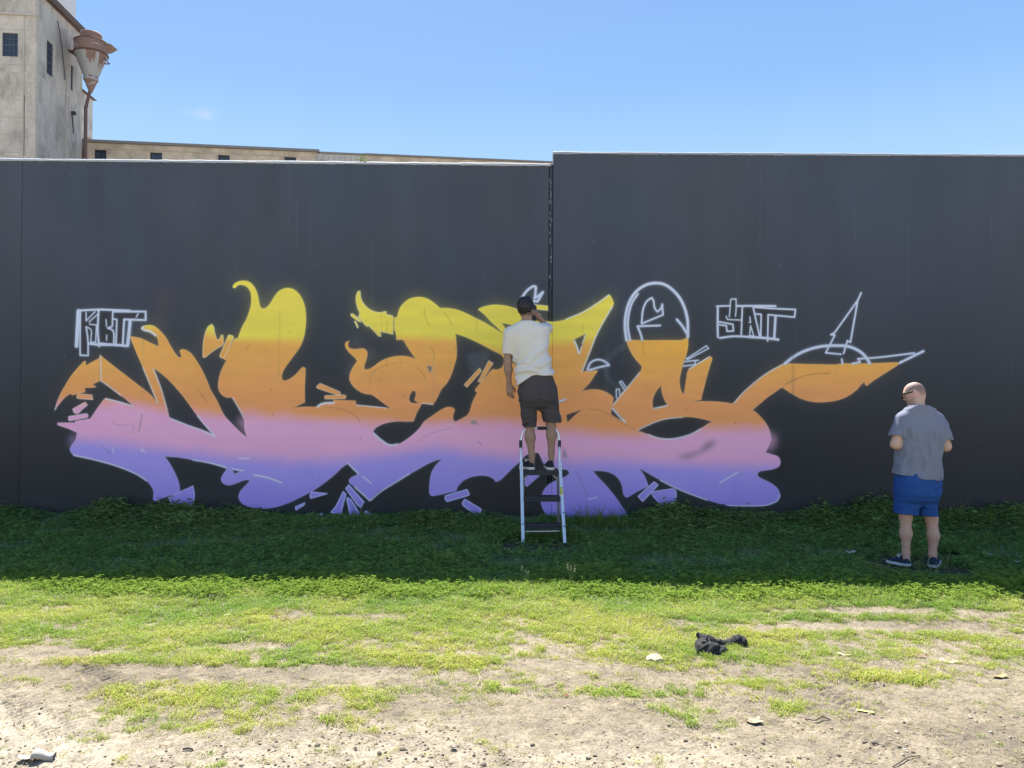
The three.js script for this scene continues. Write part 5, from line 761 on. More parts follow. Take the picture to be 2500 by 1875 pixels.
{ // the man on the ladder
  const Z = -8.42, m = scaleAt(Z), K = jointsAt(Z);
  const man = thing('person', 'dark haired man in off white T-shirt and charcoal shorts standing on the ladder', 'person', [K(1312, 1146).x, K(1312, 1146).y, Z]);
  man.position.set(0, 0, 0);
  const sk = [0.33, 0.205, 0.145];
  const headC = K(1283.5, 755.5, 0.02), head = headField(headC, -0.32, 0.12, 0, 0.93);
  const neckT = K(1285, 766, 0.0), neckB = K(1287, 792, -0.02);
  const shL = K(1243, 815, 0.0), elL = K(1240, 884, -0.01), wrL = K(1243, 938, 0.05), shR = K(1330, 803, 0.03), elR = K(1337, 800, 0.27), wrR = K(1311, 769, 0.20);
  const hipL = K(1291, 950, 0.0), hipR = K(1333, 948, 0.0), knL = K(1293, 1038, 0.05), knR = K(1345, 1030, 0.06), anL = K(1299, 1121, 0.0), anR = K(1346, 1114, 0.02);
  const hL = hand(wrL, K(1245, 960, 0.06).sub(wrL), V(-0.35, 0.1, 1), -1, 0.42), hR = hand(wrR, K(1303, 757, 0.24).sub(wrR), V(0.6, 0.2, 0.75), -1, 0.95);
  const legs = (h, k, a, out) => [limb(h, k, 0.082, 0.052), limb(k, k.clone().lerp(a, 0.36).add(V(out * 0.004, 0, 0.016)), 0.052, 0.055), limb(k.clone().lerp(a, 0.36).add(V(out * 0.004, 0, 0.016)), a.clone().lerp(k, 0.10), 0.055, 0.031), limb(a.clone().lerp(k, 0.10), a.clone().add(V(0, -0.05, 0.01)), 0.030, 0.031)];
  const arms = [limb(shL, elL, 0.052, 0.041), limb(elL, elL.clone().lerp(wrL, 0.35), 0.040, 0.041), limb(elL.clone().lerp(wrL, 0.35), wrL, 0.041, 0.025), limb(shR, elR, 0.050, 0.038), limb(elR, wrR, 0.038, 0.024)];
  const torsoRows = [K(1310, 968), K(1310, 940), K(1310, 905), K(1310, 860), K(1310, 822), K(1310, 800), K(1310, 786)].map((p) => p.y), cxs = [1312, 1311, 1307, 1296, 1289, 1288, 1288].map((x) => K(x, 850).x), ws = [0.165, 0.168, 0.155, 0.172, 0.195, 0.175, 0.09], ds = [0.12, 0.125, 0.112, 0.122, 0.118, 0.095, 0.065];
  const torso = stack(torsoRows.map((y, i) => [y, cxs[i], Z - [0.0, 0, 0.0, 0.02, 0.02, 0.01, 0.0][i], ws[i], ds[i]]));
  const neck = limb(neckT, neckB, 0.053, 0.062);
  const body = union([torso, neck, ...arms, ...legs(hipL, knL, anL, -1), ...legs(hipR, knR, anR, 1)], 0.035);
  const far = (f, h) => (x, y, z) => smin(f(x, y, z), h(x, y, z), 0.02);
  const [lo, hi] = boxOf([shL, shR, elR, anL, anR, wrL, headC, wrR], 0.16);
  const whole = far(body, (x, y, z) => (y > 2.2 ? head.f(x, y, z) : 9));
  const gb = isoMesh(whole, lo, hi, 0.0095), tint = skinTint(sk), [hlo, hhi] = boxOf([headC], 0.155), gh = isoMesh((x, y, z) => smin(head.f(x, y, z), neck(x, y, z) + 0.001, 0.03), hlo, hhi, 0.0042);
  const fore = (a, b, r) => limb(a, b, r, r), ghs = [[hL, limb(elL.clone().lerp(wrL, 0.6), wrL, 0.0345, 0.0275)], [hR, limb(elR.clone().lerp(wrR, 0.6), wrR, 0.0345, 0.0275)]].map(([h, f]) => { const [a, b] = boxOf(h.pts, 0.03); return isoMesh((x, y, z) => smin(h.f(x, y, z), f(x, y, z), 0.015), a, b, 0.0035); });
  part('body', tintBy(joinBody([gb, gh, ...ghs]), (x, y, z) => { const c = tint(x, y, z); const l = head.local(x, y, z); const fade = sstep(-0.085, -0.055, l.y) * sstep(0.0, 0.04, l.z) * 0.55; if (y > K(1310, 785).y) { c[0] *= 1 - fade; c[1] *= 1 - fade; c[2] *= 1 - fade * 0.9; } if (y > K(1310, 775).y && Math.abs(l.x) > 0.075 && l.y < 0.04) { c[0] *= 1.1; c[1] *= 0.9; } return c; }), new THREE.MeshPhysicalMaterial({ color: 0xffffff, vertexColors: true, roughness: 0.68, specularIntensity: 0.6 }), man);
  // short dark hair, tapered at the neck
  const hair = (x, y, z) => { /* ragged edge */ const l = head.local(x, y, z), line = lerp(-0.055, 0.07, sstep(0.03, -0.085, l.z)) + (Math.abs(l.x) > 0.06 && l.z < 0.05 && l.z > -0.03 ? 0.035 : 0), grow = 0.004 + 0.016 * sstep(-0.05, 0.05, l.y) + 0.006 * sstep(0.08, 0.13, l.y) + 0.010 * (fbm(l.x * 70, l.y * 26, 2, l.z * 70 + 5) - 0.5); return smax(head.skull(l) - grow, (line - l.y + 0.018 * (vnoise(l.x * 130, l.y * 50, l.z * 130 + 3) - 0.5)) * 0.8, 0.012); };
  part('hair', tintBy(isoMesh(hair, hlo, hhi, 0.0045), (x, y, z) => { const k = 0.5 + 0.7 * vnoise(x * 160, y * 40, z * 160 + 3); return [k, k, k]; }), cloth([0.011, 0.010, 0.012], 0.55), man);
  // T-shirt
  const rowsS = [944, 930, 905, 872, 840, 815, 799, 789, 784].map((p) => K(1310, p).y), sc = [[1312, 0.203], [1311, 0.20], [1306, 0.19], [1297, 0.198], [1291, 0.213], [1289, 0.218], [1289, 0.192], [1288, 0.135], [1287, 0.07]].map(([x, w]) => [K(x, 850).x, w]), sd = [0.158, 0.156, 0.148, 0.148, 0.14, 0.125, 0.105, 0.088, 0.072];
  const sbody = stack(rowsS.map((y, i) => [y, sc[i][0], Z - [0, 0, 0.005, 0.018, 0.02, 0.016, 0.008, 0, -0.008][i], sc[i][1], sd[i]]), 2.5);
  const slL = limb(shL.clone().add(V(0.012, 0.0, 0)), shL.clone().lerp(elL, 0.80), 0.072, 0.07), slR = limb(shR.clone().add(V(-0.02, -0.01, 0)), shR.clone().lerp(elR, 0.75), 0.074, 0.068);
  const cutL = (() => { const n = elL.clone().sub(shL).normalize(), p = K(1238, 866); return (x, y, z) => (x - p.x) * n.x + (y - p.y) * n.y + (z - p.z) * n.z; })();
  const holeL = limb(shL.clone().lerp(elL, 0.55), elL, 0.056, 0.056), holeR = limb(shR.clone().lerp(elR, 0.5), elR.clone().add(V(0.01, 0, -0.1)), 0.056, 0.056);
  const shirt = (x, y, z) => {
    let q = smin(smin(sbody(x, y, z), smax(slL(x, y, z), cutL(x, y, z), 0.006), 0.05), smax(slR(x, y, z), -(z - shR.z) - 0.19, 0.006), 0.05);
    const px = (x - K(1300, 850).x) / m, py = (K(1310, 850).y - y) / m;       // photograph's pixels about the middle of the back
    const low = sstep(-10, 30, py), diag = wrinkle(x, y, z, 0.86, 0.5, 9, 3.1), hor = wrinkle(x, y, z, 1, 0.18, 15, 7.7);
    const pull = Math.exp(-((((py - 8) - (20 - px) * 0.75) / 9) ** 2)) * sstep(-45, 10, px) * sstep(48, 25, px) * 0.007;
    q -= (diag - 0.62) * (0.020 + 0.032 * low) + (hor - 0.62) * 0.042 * sstep(18, 62, py) + pull * 1.6;
    q = smax(q, -holeL(x, y, z), 0.004); q = smax(q, -holeR(x, y, z), 0.004);
    const hem = lerp(K(1310, 944).y, K(1310, 917).y, sstep(-44, 4, px)) + 0.004 * Math.sin(px * 0.16); q = smax(q, hem - y, 0.006);
    const seat = sbody(x, y, z) + 0.017; q = smax(q, -Math.max(seat, y - hem - 0.06), 0.004);
    return smax(q, y - K(1310, 783).y - 0.02 * sstep(0.0, 0.1, Math.abs(x - neckB.x)), 0.01);
  };
  const [slo, shi] = boxOf([shL, elL.clone().lerp(shL, 0.2), shR, elR, K(1262, 946), K(1358, 946), K(1290, 778)], 0.115); slo.y = K(1310, 950).y; slo.z = Math.min(slo.z, Z - 0.22); shi.z = Z + 0.22;
  const smudge = K(1262, 845);
  part('t_shirt', tintBy(isoMesh(shirt, slo, shi, 0.0062), (x, y, z) => { const n = 1 + 0.07 * (fbm(x * 14, y * 14, 3, z * 14 + 9) - 0.5), w = 0.10 * Math.exp(-(((x - smudge.x) / 0.16) ** 2) - ((y - smudge.y) / 0.14) ** 2); return [n, n * (1 - w * 0.4), n * (1 - w * 1.5)]; }), cloth([0.66, 0.622, 0.585]), man);
  // shorts
  const wl = K(1310, 918).y, hipZ = Z, sr = [[1062, 1311, 0.2, 0.15], [985, 1312, 0.196, 0.152], [962, 1312, 0.198, 0.155], [940, 1311, 0.194, 0.15], [912, 1309, 0.18, 0.14]].map(([py, cx, w, d]) => [K(1310, py).y, K(cx, 950).x, hipZ, w, d]);
  const waist = stack([[K(1310, 1000).y, K(1313, 950).x, Z, 0.06, 0.05], [K(1310, 990).y, K(1313, 950).x, Z, 0.135, 0.11], [K(1310, 976).y, K(1313, 950).x, Z, 0.19, 0.15], ...sr.slice(2)], 2.5), hemL = K(1293, 1042, 0.04), hemR = K(1349, 1033, 0.05);
  const legS = (h, k, r0, r1) => limb(h, k.clone().add(k.clone().sub(h).multiplyScalar(0.3)), r0, r1);
  const lL = legS(hipL.clone().add(V(-0.008, -0.02, 0)), hemL, 0.104, 0.074), lR = legS(hipR.clone().add(V(0.008, -0.02, 0)), hemR, 0.106, 0.096), oL = legS(hipL, hemL, 0.088, 0.067), oR = legS(hipR, hemR, 0.088, 0.088);
  const shorts = (x, y, z) => {
    const px = (x - K(1313, 980).x) / m, py = (K(1310, 980).y - y) / m;
    let q = smin(waist(x, y, z), smin(lL(x, y, z), lR(x, y, z), 0.012), 0.045);
    const w1 = wrinkle(x, y, z, 0.97, px < 0 ? 0.25 : -0.25, 17, 21.3);
    q -= (w1 - 0.62) * 0.016 * sstep(-60, -10, py);
    q += 0.008 * Math.exp(-((px / 2.2) ** 2)) * sstep(-50, -30, py);               // seam of the seat
    const hem = lerp(K(1310, 1042).y, K(1310, 1032).y, sstep(-5, 8, px)) - (px > 0 ? 0.01 * (px / 50) - 0.012 : 0.004) ; q = smax(q, hem - y, 0.005); q = smax(q, y - wl, 0.01);
    const lower = y - hem - 0.08; q = smax(q, -Math.max(Math.min(oL(x, y, z), oR(x, y, z)), lower), 0.003);
    return q;
  };
  const [plo, phi] = boxOf([K(1256, 1046), K(1374, 1046), K(1310, 912)], 0.02); plo.z = Z - 0.24; phi.z = Z + 0.22;
  part('shorts', tintBy(isoMesh(shorts, plo, phi, 0.006), (x, y, z) => { const n = 1 + 0.14 * (fbm(x * 30, y * 30, 3, z * 30 + 9) - 0.5); return [n, n, n]; }), cloth([0.060, 0.052, 0.056]), man);
  // black canvas shoes with white soles
  const mats = { sole: std([0.62, 0.59, 0.53], 0.8), upper: cloth([0.016, 0.017, 0.022], 0.9), lace: std([0.7, 0.7, 0.7], 0.8), tint: () => [1, 1, 1] };
  const top = at(1300, 1149, -8.3).y + 0.003;
  shoe(K(1301, 1147, -0.06).setY(top), K(1273, 1147, 0.10).setY(top), 0, 0.047, 0.105, man, mats, 'black canvas shoe with white sole turned outwards', true);
  shoe(K(1346, 1144, -0.08).setY(top), K(1337, 1140, 0.18).setY(top), 0, 0.047, 0.105, man, mats, undefined, true);
  // spray can in the raised hand, a thing of its own
  const cp = hR.palm, up = V(0.05, 1, -0.12).normalize(), can = thing('spray_can', 'dark spray paint can held up to the wall by the man on the ladder', 'spray can', cp.toArray());
  can.quaternion.setFromUnitVectors(V(0, 1, 0), up);
  part('can_body', new THREE.LatheGeometry([[0.0, -0.09], [0.030, -0.09], [0.0325, -0.085], [0.0325, 0.06], [0.028, 0.075], [0.017, 0.084], [0.0, 0.086]].map(([r, y]) => new THREE.Vector2(r, y)), 24), std([0.02, 0.021, 0.026], 0.4), can);
  part('nozzle', merge([new THREE.CylinderGeometry(0.008, 0.01, 0.024, 12).translate(0, 0.096, 0), box(0.006, 0.006, 0.01, 0, 0.1, -0.01)]), std([0.5, 0.5, 0.5], 0.5), can);
}

{ // the bald man watching from the right
  const Z = -7.2, m = scaleAt(Z), K = jointsAt(Z);
  const man = thing('person', 'bald man with sunglasses, grey T-shirt and blue shorts standing on the grass', 'person', [0, 0, 0]);
  const sk = [0.52, 0.335, 0.265];
  const headC = K(2232, 962.5, 0.05), head = headField(headC, 0.95, -0.30, 0, 0.9);
  const neckT = K(2237, 970, 0.02), neckB = K(2243, 1008, 0.0);
  const shL = K(2201, 1028, 0.01), elL = K(2187, 1084, -0.01), wrL = K(2212, 1094, 0.23), shR = K(2298, 1042, 0.02), elR = K(2309, 1090, 0.0), wrR = K(2286, 1092, 0.24);
  const hipL = K(2216, 1165), hipR = K(2264, 1167), knL = K(2211, 1262, 0.03), knR = K(2274, 1266, 0.03), anL = K(2212, 1358, 0.0), anR = K(2277, 1364, 0.0);
  const hL = hand(wrL, V(0.16, 0.05, -0.08), V(-0.3, 0.4, -0.85), 1, 0.9), hR = hand(wrR, V(-0.16, 0.06, -0.08), V(0.3, 0.4, -0.85), -1, 0.9);
  const legs = (h, k, a, out) => [limb(h, k, 0.078, 0.054), limb(k, k.clone().lerp(a, 0.42).add(V(out * 0.005, 0, 0.012)), 0.049, 0.050), limb(k.clone().lerp(a, 0.42).add(V(out * 0.005, 0, 0.012)), a.clone().lerp(k, 0.10), 0.050, 0.030), limb(a.clone().lerp(k, 0.10), a.clone().add(V(0, -0.05, 0.012)), 0.031, 0.033)];
  const arms = [limb(shL, elL, 0.052, 0.043), limb(elL, elL.clone().lerp(wrL, 0.35), 0.043, 0.042), limb(elL.clone().lerp(wrL, 0.35), wrL, 0.043, 0.026), limb(shR, elR, 0.052, 0.043), limb(elR, elR.clone().lerp(wrR, 0.35), 0.043, 0.042), limb(elR.clone().lerp(wrR, 0.35), wrR, 0.043, 0.026)];
  const ys = [1200, 1160, 1120, 1075, 1035, 1012, 1000].map((p) => K(2242, p).y), cx = [2240, 2240, 2243, 2246, 2249, 2248, 2243].map((x) => K(x, 1080).x), ws = [0.165, 0.165, 0.17, 0.195, 0.21, 0.18, 0.08], ds = [0.125, 0.13, 0.125, 0.135, 0.125, 0.1, 0.07];
  const torso = stack(ys.map((y, i) => [y, cx[i], Z - [0, 0, 0, 0.01, 0.01, 0.01, 0][i], ws[i], ds[i]]));
  const neck = limb(neckT, neckB, 0.058, 0.074);
  const body = union([torso, neck, ...arms, ...legs(hipL, knL, anL, -1), ...legs(hipR, knR, anR, 1)], 0.035);
  const whole = (x, y, z) => (y > K(2242, 1010).y ? smin(body(x, y, z), head.f(x, y, z), 0.03) : body(x, y, z));
  const [lo, hi] = boxOf([shL, shR, elL, elR, wrL, wrR, anL, anR, headC], 0.15), tint = skinTint(sk);
  const gb = isoMesh(whole, lo, hi, 0.0095), [hlo, hhi] = boxOf([headC], 0.165), gh = isoMesh((x, y, z) => smin(head.f(x, y, z), neck(x, y, z) + 0.001, 0.035), hlo, hhi, 0.0042);
  const ghs = [[hL, elL, wrL], [hR, elR, wrR]].map(([h, e, w]) => { const [a, b] = boxOf(h.pts, 0.03), f = limb(e.clone().lerp(w, 0.6), w, 0.038, 0.0305); return isoMesh((x, y, z) => smin(h.f(x, y, z), f(x, y, z), 0.015), a, b, 0.0035); });
  part('body', tintBy(joinBody([gb, gh, ...ghs]), (x, y, z) => {
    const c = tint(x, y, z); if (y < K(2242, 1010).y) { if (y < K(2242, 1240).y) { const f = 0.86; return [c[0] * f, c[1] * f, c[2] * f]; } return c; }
    const l = head.local(x, y, z), stubble = sstep(-0.05, 0.03, l.y + 0.25 * l.z) * sstep(-0.075, -0.03, l.z) * sstep(0.128, 0.085, l.y), ear = Math.abs(l.x) > 0.076 && l.y < 0.04 && l.y > -0.04 ? 1 : 0, beard = sstep(-0.03, -0.055, l.y) * sstep(0.02, -0.02, l.z);
    const k = 1 - 0.5 * stubble * (1 - ear) - 0.35 * beard; return [c[0] * k * (1 + 0.08 * ear), c[1] * k * (1 - 0.12 * ear) * (1 + 0.06 * stubble), c[2] * k * (1 - 0.12 * ear) * (1 + 0.16 * stubble)];
  }), new THREE.MeshPhysicalMaterial({ color: 0xffffff, vertexColors: true, roughness: 0.68, specularIntensity: 0.6 }), man);
  // sunglasses: two dark lenses, bridge and temples
  { const g = new THREE.Group(); g.name = numbered('sunglasses'); g.position.copy(headC); g.quaternion.copy(head.q); g.scale.setScalar(head.k); man.add(g); const black = std([0.006, 0.006, 0.007], 0.5);
    const lens = []; for (const s of [-1, 1]) { const e = new THREE.SphereGeometry(0.07, 18, 12, 0, 6.283, 0, 0.5).scale(1.05, 1, 1).rotateX(-Math.PI / 2).translate(s * 0.036, 0.008, -0.050); lens.push(e); }
    for (const l of lens) part('lens', l, black, g);
    part('frame', merge([box(0.02, 0.006, 0.006, 0, 0.018, -0.112, 0.002), ...[-1, 1].map((s) => merge([box(0.052, 0.007, 0.007, s * 0.036, 0.035, -0.103, 0.002), bar(V(s * 0.066, 0.03, -0.094), V(s * 0.089, 0.026, 0.012), 0.007, 0.016, V(0, 1, 0), 0.002)]))]), black, g); }
  // T-shirt
  const rs = [[1176, 2239, 0.206, 0.152], [1160, 2239, 0.2, 0.15], [1130, 2242, 0.186, 0.145], [1095, 2245, 0.182, 0.145], [1062, 2248, 0.197, 0.145], [1035, 2250, 0.214, 0.135], [1016, 2249, 0.203, 0.115], [1000, 2244, 0.14, 0.095], [988, 2241, 0.083, 0.083]].map(([py, x, w, d], i) => [K(2242, py).y, K(x, 1080).x, Z - [0, 0, 0, 0.008, 0.01, 0.01, 0.006, -0.01, -0.02][i], w, d]);
  const sb = stack(rs, 2.5), endL = K(2185, 1062), endR = K(2314, 1070), slL = limb(shL.clone().add(V(0.02, 0, 0)), shL.clone().lerp(elL, 0.85), 0.077, 0.070), slR = limb(shR.clone().add(V(-0.02, 0, 0)), shR.clone().lerp(elR, 0.85), 0.077, 0.069);
  const nL = V(-0.10, -1, 0).normalize(), nR = V(0.12, -1, 0).normalize(), cut = (p, n) => (x, y, z) => (x - p.x) * n.x + (y - p.y) * n.y + (z - p.z) * n.z, cL = cut(endL, nL), cR = cut(endR, nR);
  const hoL = limb(shL.clone().lerp(elL, 0.5), elL, 0.053, 0.054), hoR = limb(shR.clone().lerp(elR, 0.5), elR, 0.053, 0.053);
  const shirt = (x, y, z) => {
    const px = (x - K(2246, 1080).x) / m, py = (K(2242, 1080).y - y) / m;
    let q = smin(smin(sb(x, y, z), smax(slL(x, y, z), cL(x, y, z), 0.005), 0.045), smax(slR(x, y, z), cR(x, y, z), 0.005), 0.045);
    const vert = wrinkle(x, y, z, -0.2, 0.98, 10, 40.2), v2 = wrinkle(x, y, z, 0.25, 0.97, 16, 51.7), fall = sstep(-55, -15, py);
    q -= (vert - 0.62) * 0.036 * fall + (v2 - 0.62) * 0.020 * fall;
    const fold = (x0, slope, w, a, y0, y1) => a * Math.exp(-(((px - x0 - slope * py) / w) ** 2)) * sstep(y0 - 12, y0 + 12, py) * sstep(y1 + 16, y1 - 16, py);
    q -= fold(6, 0.10, 3.4, 0.011, -40, 70) + fold(-16, 0.02, 5, -0.006, -30, 80) + fold(14, 0.06, 5, -0.007, -30, 60) + fold(-32, 0.14, 3.5, 0.008, -35, 40) + fold(-22, 0.3, 3, 0.006, 0, 60) + fold(32, -0.1, 4, 0.007, -50, 10);
    q -= 0.010 * Math.exp(-(((py + 40) / 18) ** 2)) * Math.exp(-(((Math.abs(px) - 34) / 12) ** 2));                                     // shoulder blades
    q += 0.004 * Math.exp(-(((Math.abs(px + 1) - 52) / 3) ** 2)) * sstep(-50, -35, py) * sstep(0, -14, py);                              // armhole seams
    q = smax(q, -hoL(x, y, z), 0.004); q = smax(q, -hoR(x, y, z), 0.004);
    const hem = lerp(K(2242, 1156).y, K(2242, 1169).y, sstep(-70, 20, px)) + 0.004 * Math.sin(px * 0.14); q = smax(q, hem - y, 0.006);
    q = smax(q, -Math.max(sb(x, y, z) + 0.05, y - hem - 0.05), 0.004);
    return smax(q, y - K(2242, 989).y, 0.008);
  };
  const [slo, shi] = boxOf([shL, shR, endL, endR, K(2181, 1180), K(2297, 1180), K(2240, 986)], 0.11); slo.y = K(2242, 1182).y; slo.z = Z - 0.24; shi.z = Z + 0.22;
  part('t_shirt', tintBy(isoMesh(shirt, slo, shi, 0.0062), (x, y, z) => { const n = 1 + 0.12 * (fbm(x * 40, y * 40, 3, z * 40 + 9) - 0.5); return [n, n, n]; }), cloth([0.175, 0.19, 0.255]), man);
  // blue shorts
  const waist = stack([[K(2242, 1230).y, K(2241, 1200).x, Z, 0.09, 0.07], [K(2242, 1218).y, K(2241, 1200).x, Z, 0.165, 0.13], [K(2242, 1203).y, K(2241, 1200).x, Z, 0.19, 0.152], [K(2242, 1180).y, K(2240, 1200).x, Z, 0.186, 0.15], [K(2242, 1150).y, K(2240, 1200).x, Z, 0.175, 0.142]], 2.6), hemL = K(2210, 1260, 0.02), hemR = K(2264, 1264, 0.02);
  const ext = (h, k) => k.clone().add(k.clone().sub(h).multiplyScalar(0.3)), lL = limb(K(2216, 1180), ext(hipL, hemL), 0.102, 0.113), lR = limb(K(2263, 1180), ext(hipR, hemR), 0.099, 0.087), oL = limb(hipL, ext(hipL, hemL), 0.085, 0.105), oR = limb(hipR, ext(hipR, hemR), 0.085, 0.078);
  const shorts = (x, y, z) => {
    const px = (x - K(2242, 1210).x) / m, py = (K(2242, 1210).y - y) / m; let q = smin(waist(x, y, z), smin(lL(x, y, z), lR(x, y, z), 0.01), 0.06);
    q -= (wrinkle(x, y, z, px < 0 ? 0.4 : -0.35, 0.92, 11, 61.1) - 0.62) * 0.017 + (wrinkle(x, y, z, 0.9, 0.4, 13, 66) - 0.62) * 0.008;
    q += 0.006 * Math.exp(-((px / 2) ** 2));
    const hem = lerp(K(2242, 1253).y, K(2242, 1259).y, sstep(-60, 40, px)); q = smax(q, hem - y, 0.005); q = smax(q, y - K(2242, 1152).y, 0.008);
    return smax(q, -Math.max(Math.min(oL(x, y, z), oR(x, y, z)), y - hem - 0.08), 0.003);
  };
  const [plo, phi] = boxOf([K(2176, 1268), K(2292, 1268), K(2240, 1150)], 0.02); plo.z = Z - 0.24; phi.z = Z + 0.22;
  part('shorts', tintBy(isoMesh(shorts, plo, phi, 0.006), (x, y, z) => { const n = 1 + 0.10 * (fbm(x * 30, y * 30, 3, z * 30 + 9) - 0.5); return [n, n, n]; }), cloth([0.006, 0.056, 0.245], 0.85), man);
  // plaid canvas shoes
  const plaid = (x, y, z) => { const a = Math.abs(((x * 34) % 1 + 1) % 1 - 0.5), b = Math.abs(((y * 34 + z * 20) % 1 + 1) % 1 - 0.5), g = (a < 0.12 ? 1 : 0) + (b < 0.12 ? 1 : 0); return g ? [0.5, 1.5 * g, 0.9] : [1, 0.9, 1.4]; };
  const mats = { sole: std([0.6, 0.62, 0.64], 0.8), upper: cloth([0.012, 0.018, 0.04], 0.9), lace: std([0.6, 0.66, 0.72], 0.8), tint: plaid };
  const gl = K(2212, 1380), gr = K(2277, 1385), base = groundY(2.75, -7.2) + 0.008;
  shoe(V(at(2221, 1378, Z + 0.05).x, base, Z + 0.05), V(at(2168, 1376, Z - 0.14).x, base, Z - 0.14), 0, 0.05, 0.095, man, mats, 'plaid navy canvas shoe with pale sole, toe turned left', true);
  shoe(V(at(2278, 1384, Z + 0.09).x, base, Z + 0.09), V(at(2283, 1384, Z - 0.18).x, base, Z - 0.18), 0, 0.05, 0.095, man, mats, undefined, false);
  // the small dark thing he holds
  const ph = thing('phone', 'dark phone held in front of him by the bald man', 'phone', K(2237, 1090, 0.30).toArray()); ph.rotation.set(-0.9, 0.1, 0.1);
  part('case', new RoundedBoxGeometry(0.075, 0.15, 0.009, 3, 0.004), std([0.02, 0.02, 0.022], 0.4), ph); part('screen', new RoundedBoxGeometry(0.069, 0.143, 0.002, 2, 0.001).translate(0, 0, 0.0052), std([0.01, 0.01, 0.012], 0.1), ph);
}

// ---------------------------------------------------------------- three step ladder
{
  const alu = new THREE.MeshStandardMaterial({ color: lin(0.62, 0.66, 0.72), roughness: 0.36, metalness: 0.55 }), grey = new THREE.MeshStandardMaterial({ color: lin(0.36, 0.37, 0.38), roughness: 0.5, metalness: 0.5 }), black = std([0.014, 0.015, 0.018], 0.6), tread = std([0.035, 0.038, 0.046], 0.75);
  const L = thing('step_ladder', 'aluminium three step ladder with black treads under the man painting', 'ladder');
  const z0 = -8.02, z1 = -8.36, z2 = -8.42;                       // feet, top step, handrail
  const P = (px, py, z) => at(px, py, z), fl = P(1277, 1342, z0).setY(0.03), fr = P(1379, 1337, z0).setY(0.03), tl = P(1272.5, 1128, z1), tr = P(1366.5, 1126, z1);
  const rail = (a, b) => part('rail', bar(a, b, 0.034, 0.05, V(0, 0, 1), 0.006), alu, L);
  rail(fl, tl); rail(fr, tr);
  // handrail loop that carries on up from the rails
  const hl = P(1271, 1090, z2), hr = P(1366, 1088, z2), loop = [tl.clone().add(V(0, -0.05, 0)), P(1271.5, 1105, z1 - 0.03), hl, P(1272.5, 1073, z2 - 0.01), P(1277.5, 1054, z2 - 0.015), P(1289, 1045.5, z2 - 0.02), P(1318, 1045, z2 - 0.02), P(1349, 1045, z2 - 0.02), P(1360, 1053, z2 - 0.015), P(1365, 1071, z2 - 0.01), hr, P(1366, 1104, z1 - 0.03), tr.clone().add(V(0, -0.05, 0))];
  part('handrail', new THREE.TubeGeometry(new THREE.CatmullRomCurve3(loop, false, 'centripetal'), 90, 0.0135, 10), alu, L);
  const grip = (a, b, r) => part('grip', new THREE.CylinderGeometry(r, r, a.distanceTo(b), 14).applyQuaternion(new THREE.Quaternion().setFromUnitVectors(V(0, 1, 0), b.clone().sub(a).normalize())).translate((a.x + b.x) / 2, (a.y + b.y) / 2, (a.z + b.z) / 2), black, L);
  grip(P(1271.2, 1075, z2 - 0.008), P(1271.2, 1095, z2 + 0.002), 0.0175); grip(P(1365.8, 1075, z2 - 0.008), P(1366, 1095, z2 + 0.002), 0.0175); grip(P(1312, 1045.3, z2 - 0.02), P(1336, 1045.3, z2 - 0.02), 0.018);
  // rear legs
  const rl = P(1275, 1306, -8.86).setY(0.02), rr = P(1364, 1304, -8.86).setY(0.02), ql = P(1279, 1160, -8.5), qr = P(1362, 1158, -8.5);
  part('rear_leg', bar(rl, ql, 0.026, 0.03, V(0, 0, 1), 0.004), grey, L); part('rear_leg', bar(rr, qr, 0.026, 0.03, V(0, 0, 1), 0.004), grey, L);
  // treads: ribbed tops, deep fronts
  const step = (py, a, b, z, depth, name) => {
    const p = P(a, py, z), q = P(b, py, z), w = q.x - p.x, g = new THREE.Group(); g.name = numbered(name); L.add(g);
    part('tread', box(w, 0.05, depth, (p.x + q.x) / 2, p.y - 0.025, z - depth / 2, 0.008), tread, g);
    const ribs = []; for (let i = 0; i < 9; i++) ribs.push(box(w - 0.03, 0.004, depth / 22, (p.x + q.x) / 2, p.y + 0.002, z - depth * (i + 0.8) / 9.6)); part('rib', mergeGeometries(ribs), black, g).userData.kind = 'stuff';
    part('front_edge', box(w - 0.02, 0.018, 0.006, (p.x + q.x) / 2, p.y - 0.016, z + 0.002, 0.002), black, g);
  };
  step(1149, 1277, 1364, -8.30, 0.30, 'platform'); step(1213.5, 1279, 1368, -8.17, 0.16, 'step'); step(1281, 1279, 1370, -8.1, 0.15, 'step');
  // braces and crossbar
  part('brace', bar(P(1277, 1172, -8.33), P(1290, 1159, -8.33), 0.014, 0.008), grey, L); part('brace', bar(P(1363, 1172, -8.33), P(1349, 1159, -8.33), 0.014, 0.008), grey, L);
  part('crossbar', bar(P(1279, 1297.5, -8.12), P(1366, 1296.5, -8.12), 0.012, 0.012, V(0, 0, 1), 0.003), alu, L);
  for (const [f, s] of [[fl, 1], [fr, 1], [rl, 0.8], [rr, 0.8]]) part('foot', box(0.042 * s, 0.05, 0.06 * s, f.x, f.y - 0.005, f.z, 0.008), black, L);
  // stickers on the rails, paint splashes
  const on = (a, b, py) => { const t = (P(0, py, z1).y - a.y) / (b.y - a.y); return a.clone().lerp(b, t); }, tilt = new THREE.Quaternion().setFromUnitVectors(V(0, 1, 0), tr.clone().sub(fr).normalize());
  const sticker = (c, w, h, mat, label) => { const g = new THREE.BoxGeometry(w, h, 0.0016).applyQuaternion(tilt); const m = part('sticker', g, mat, L, label); m.position.copy(c).add(V(0, 0, 0.0262)); return m; };
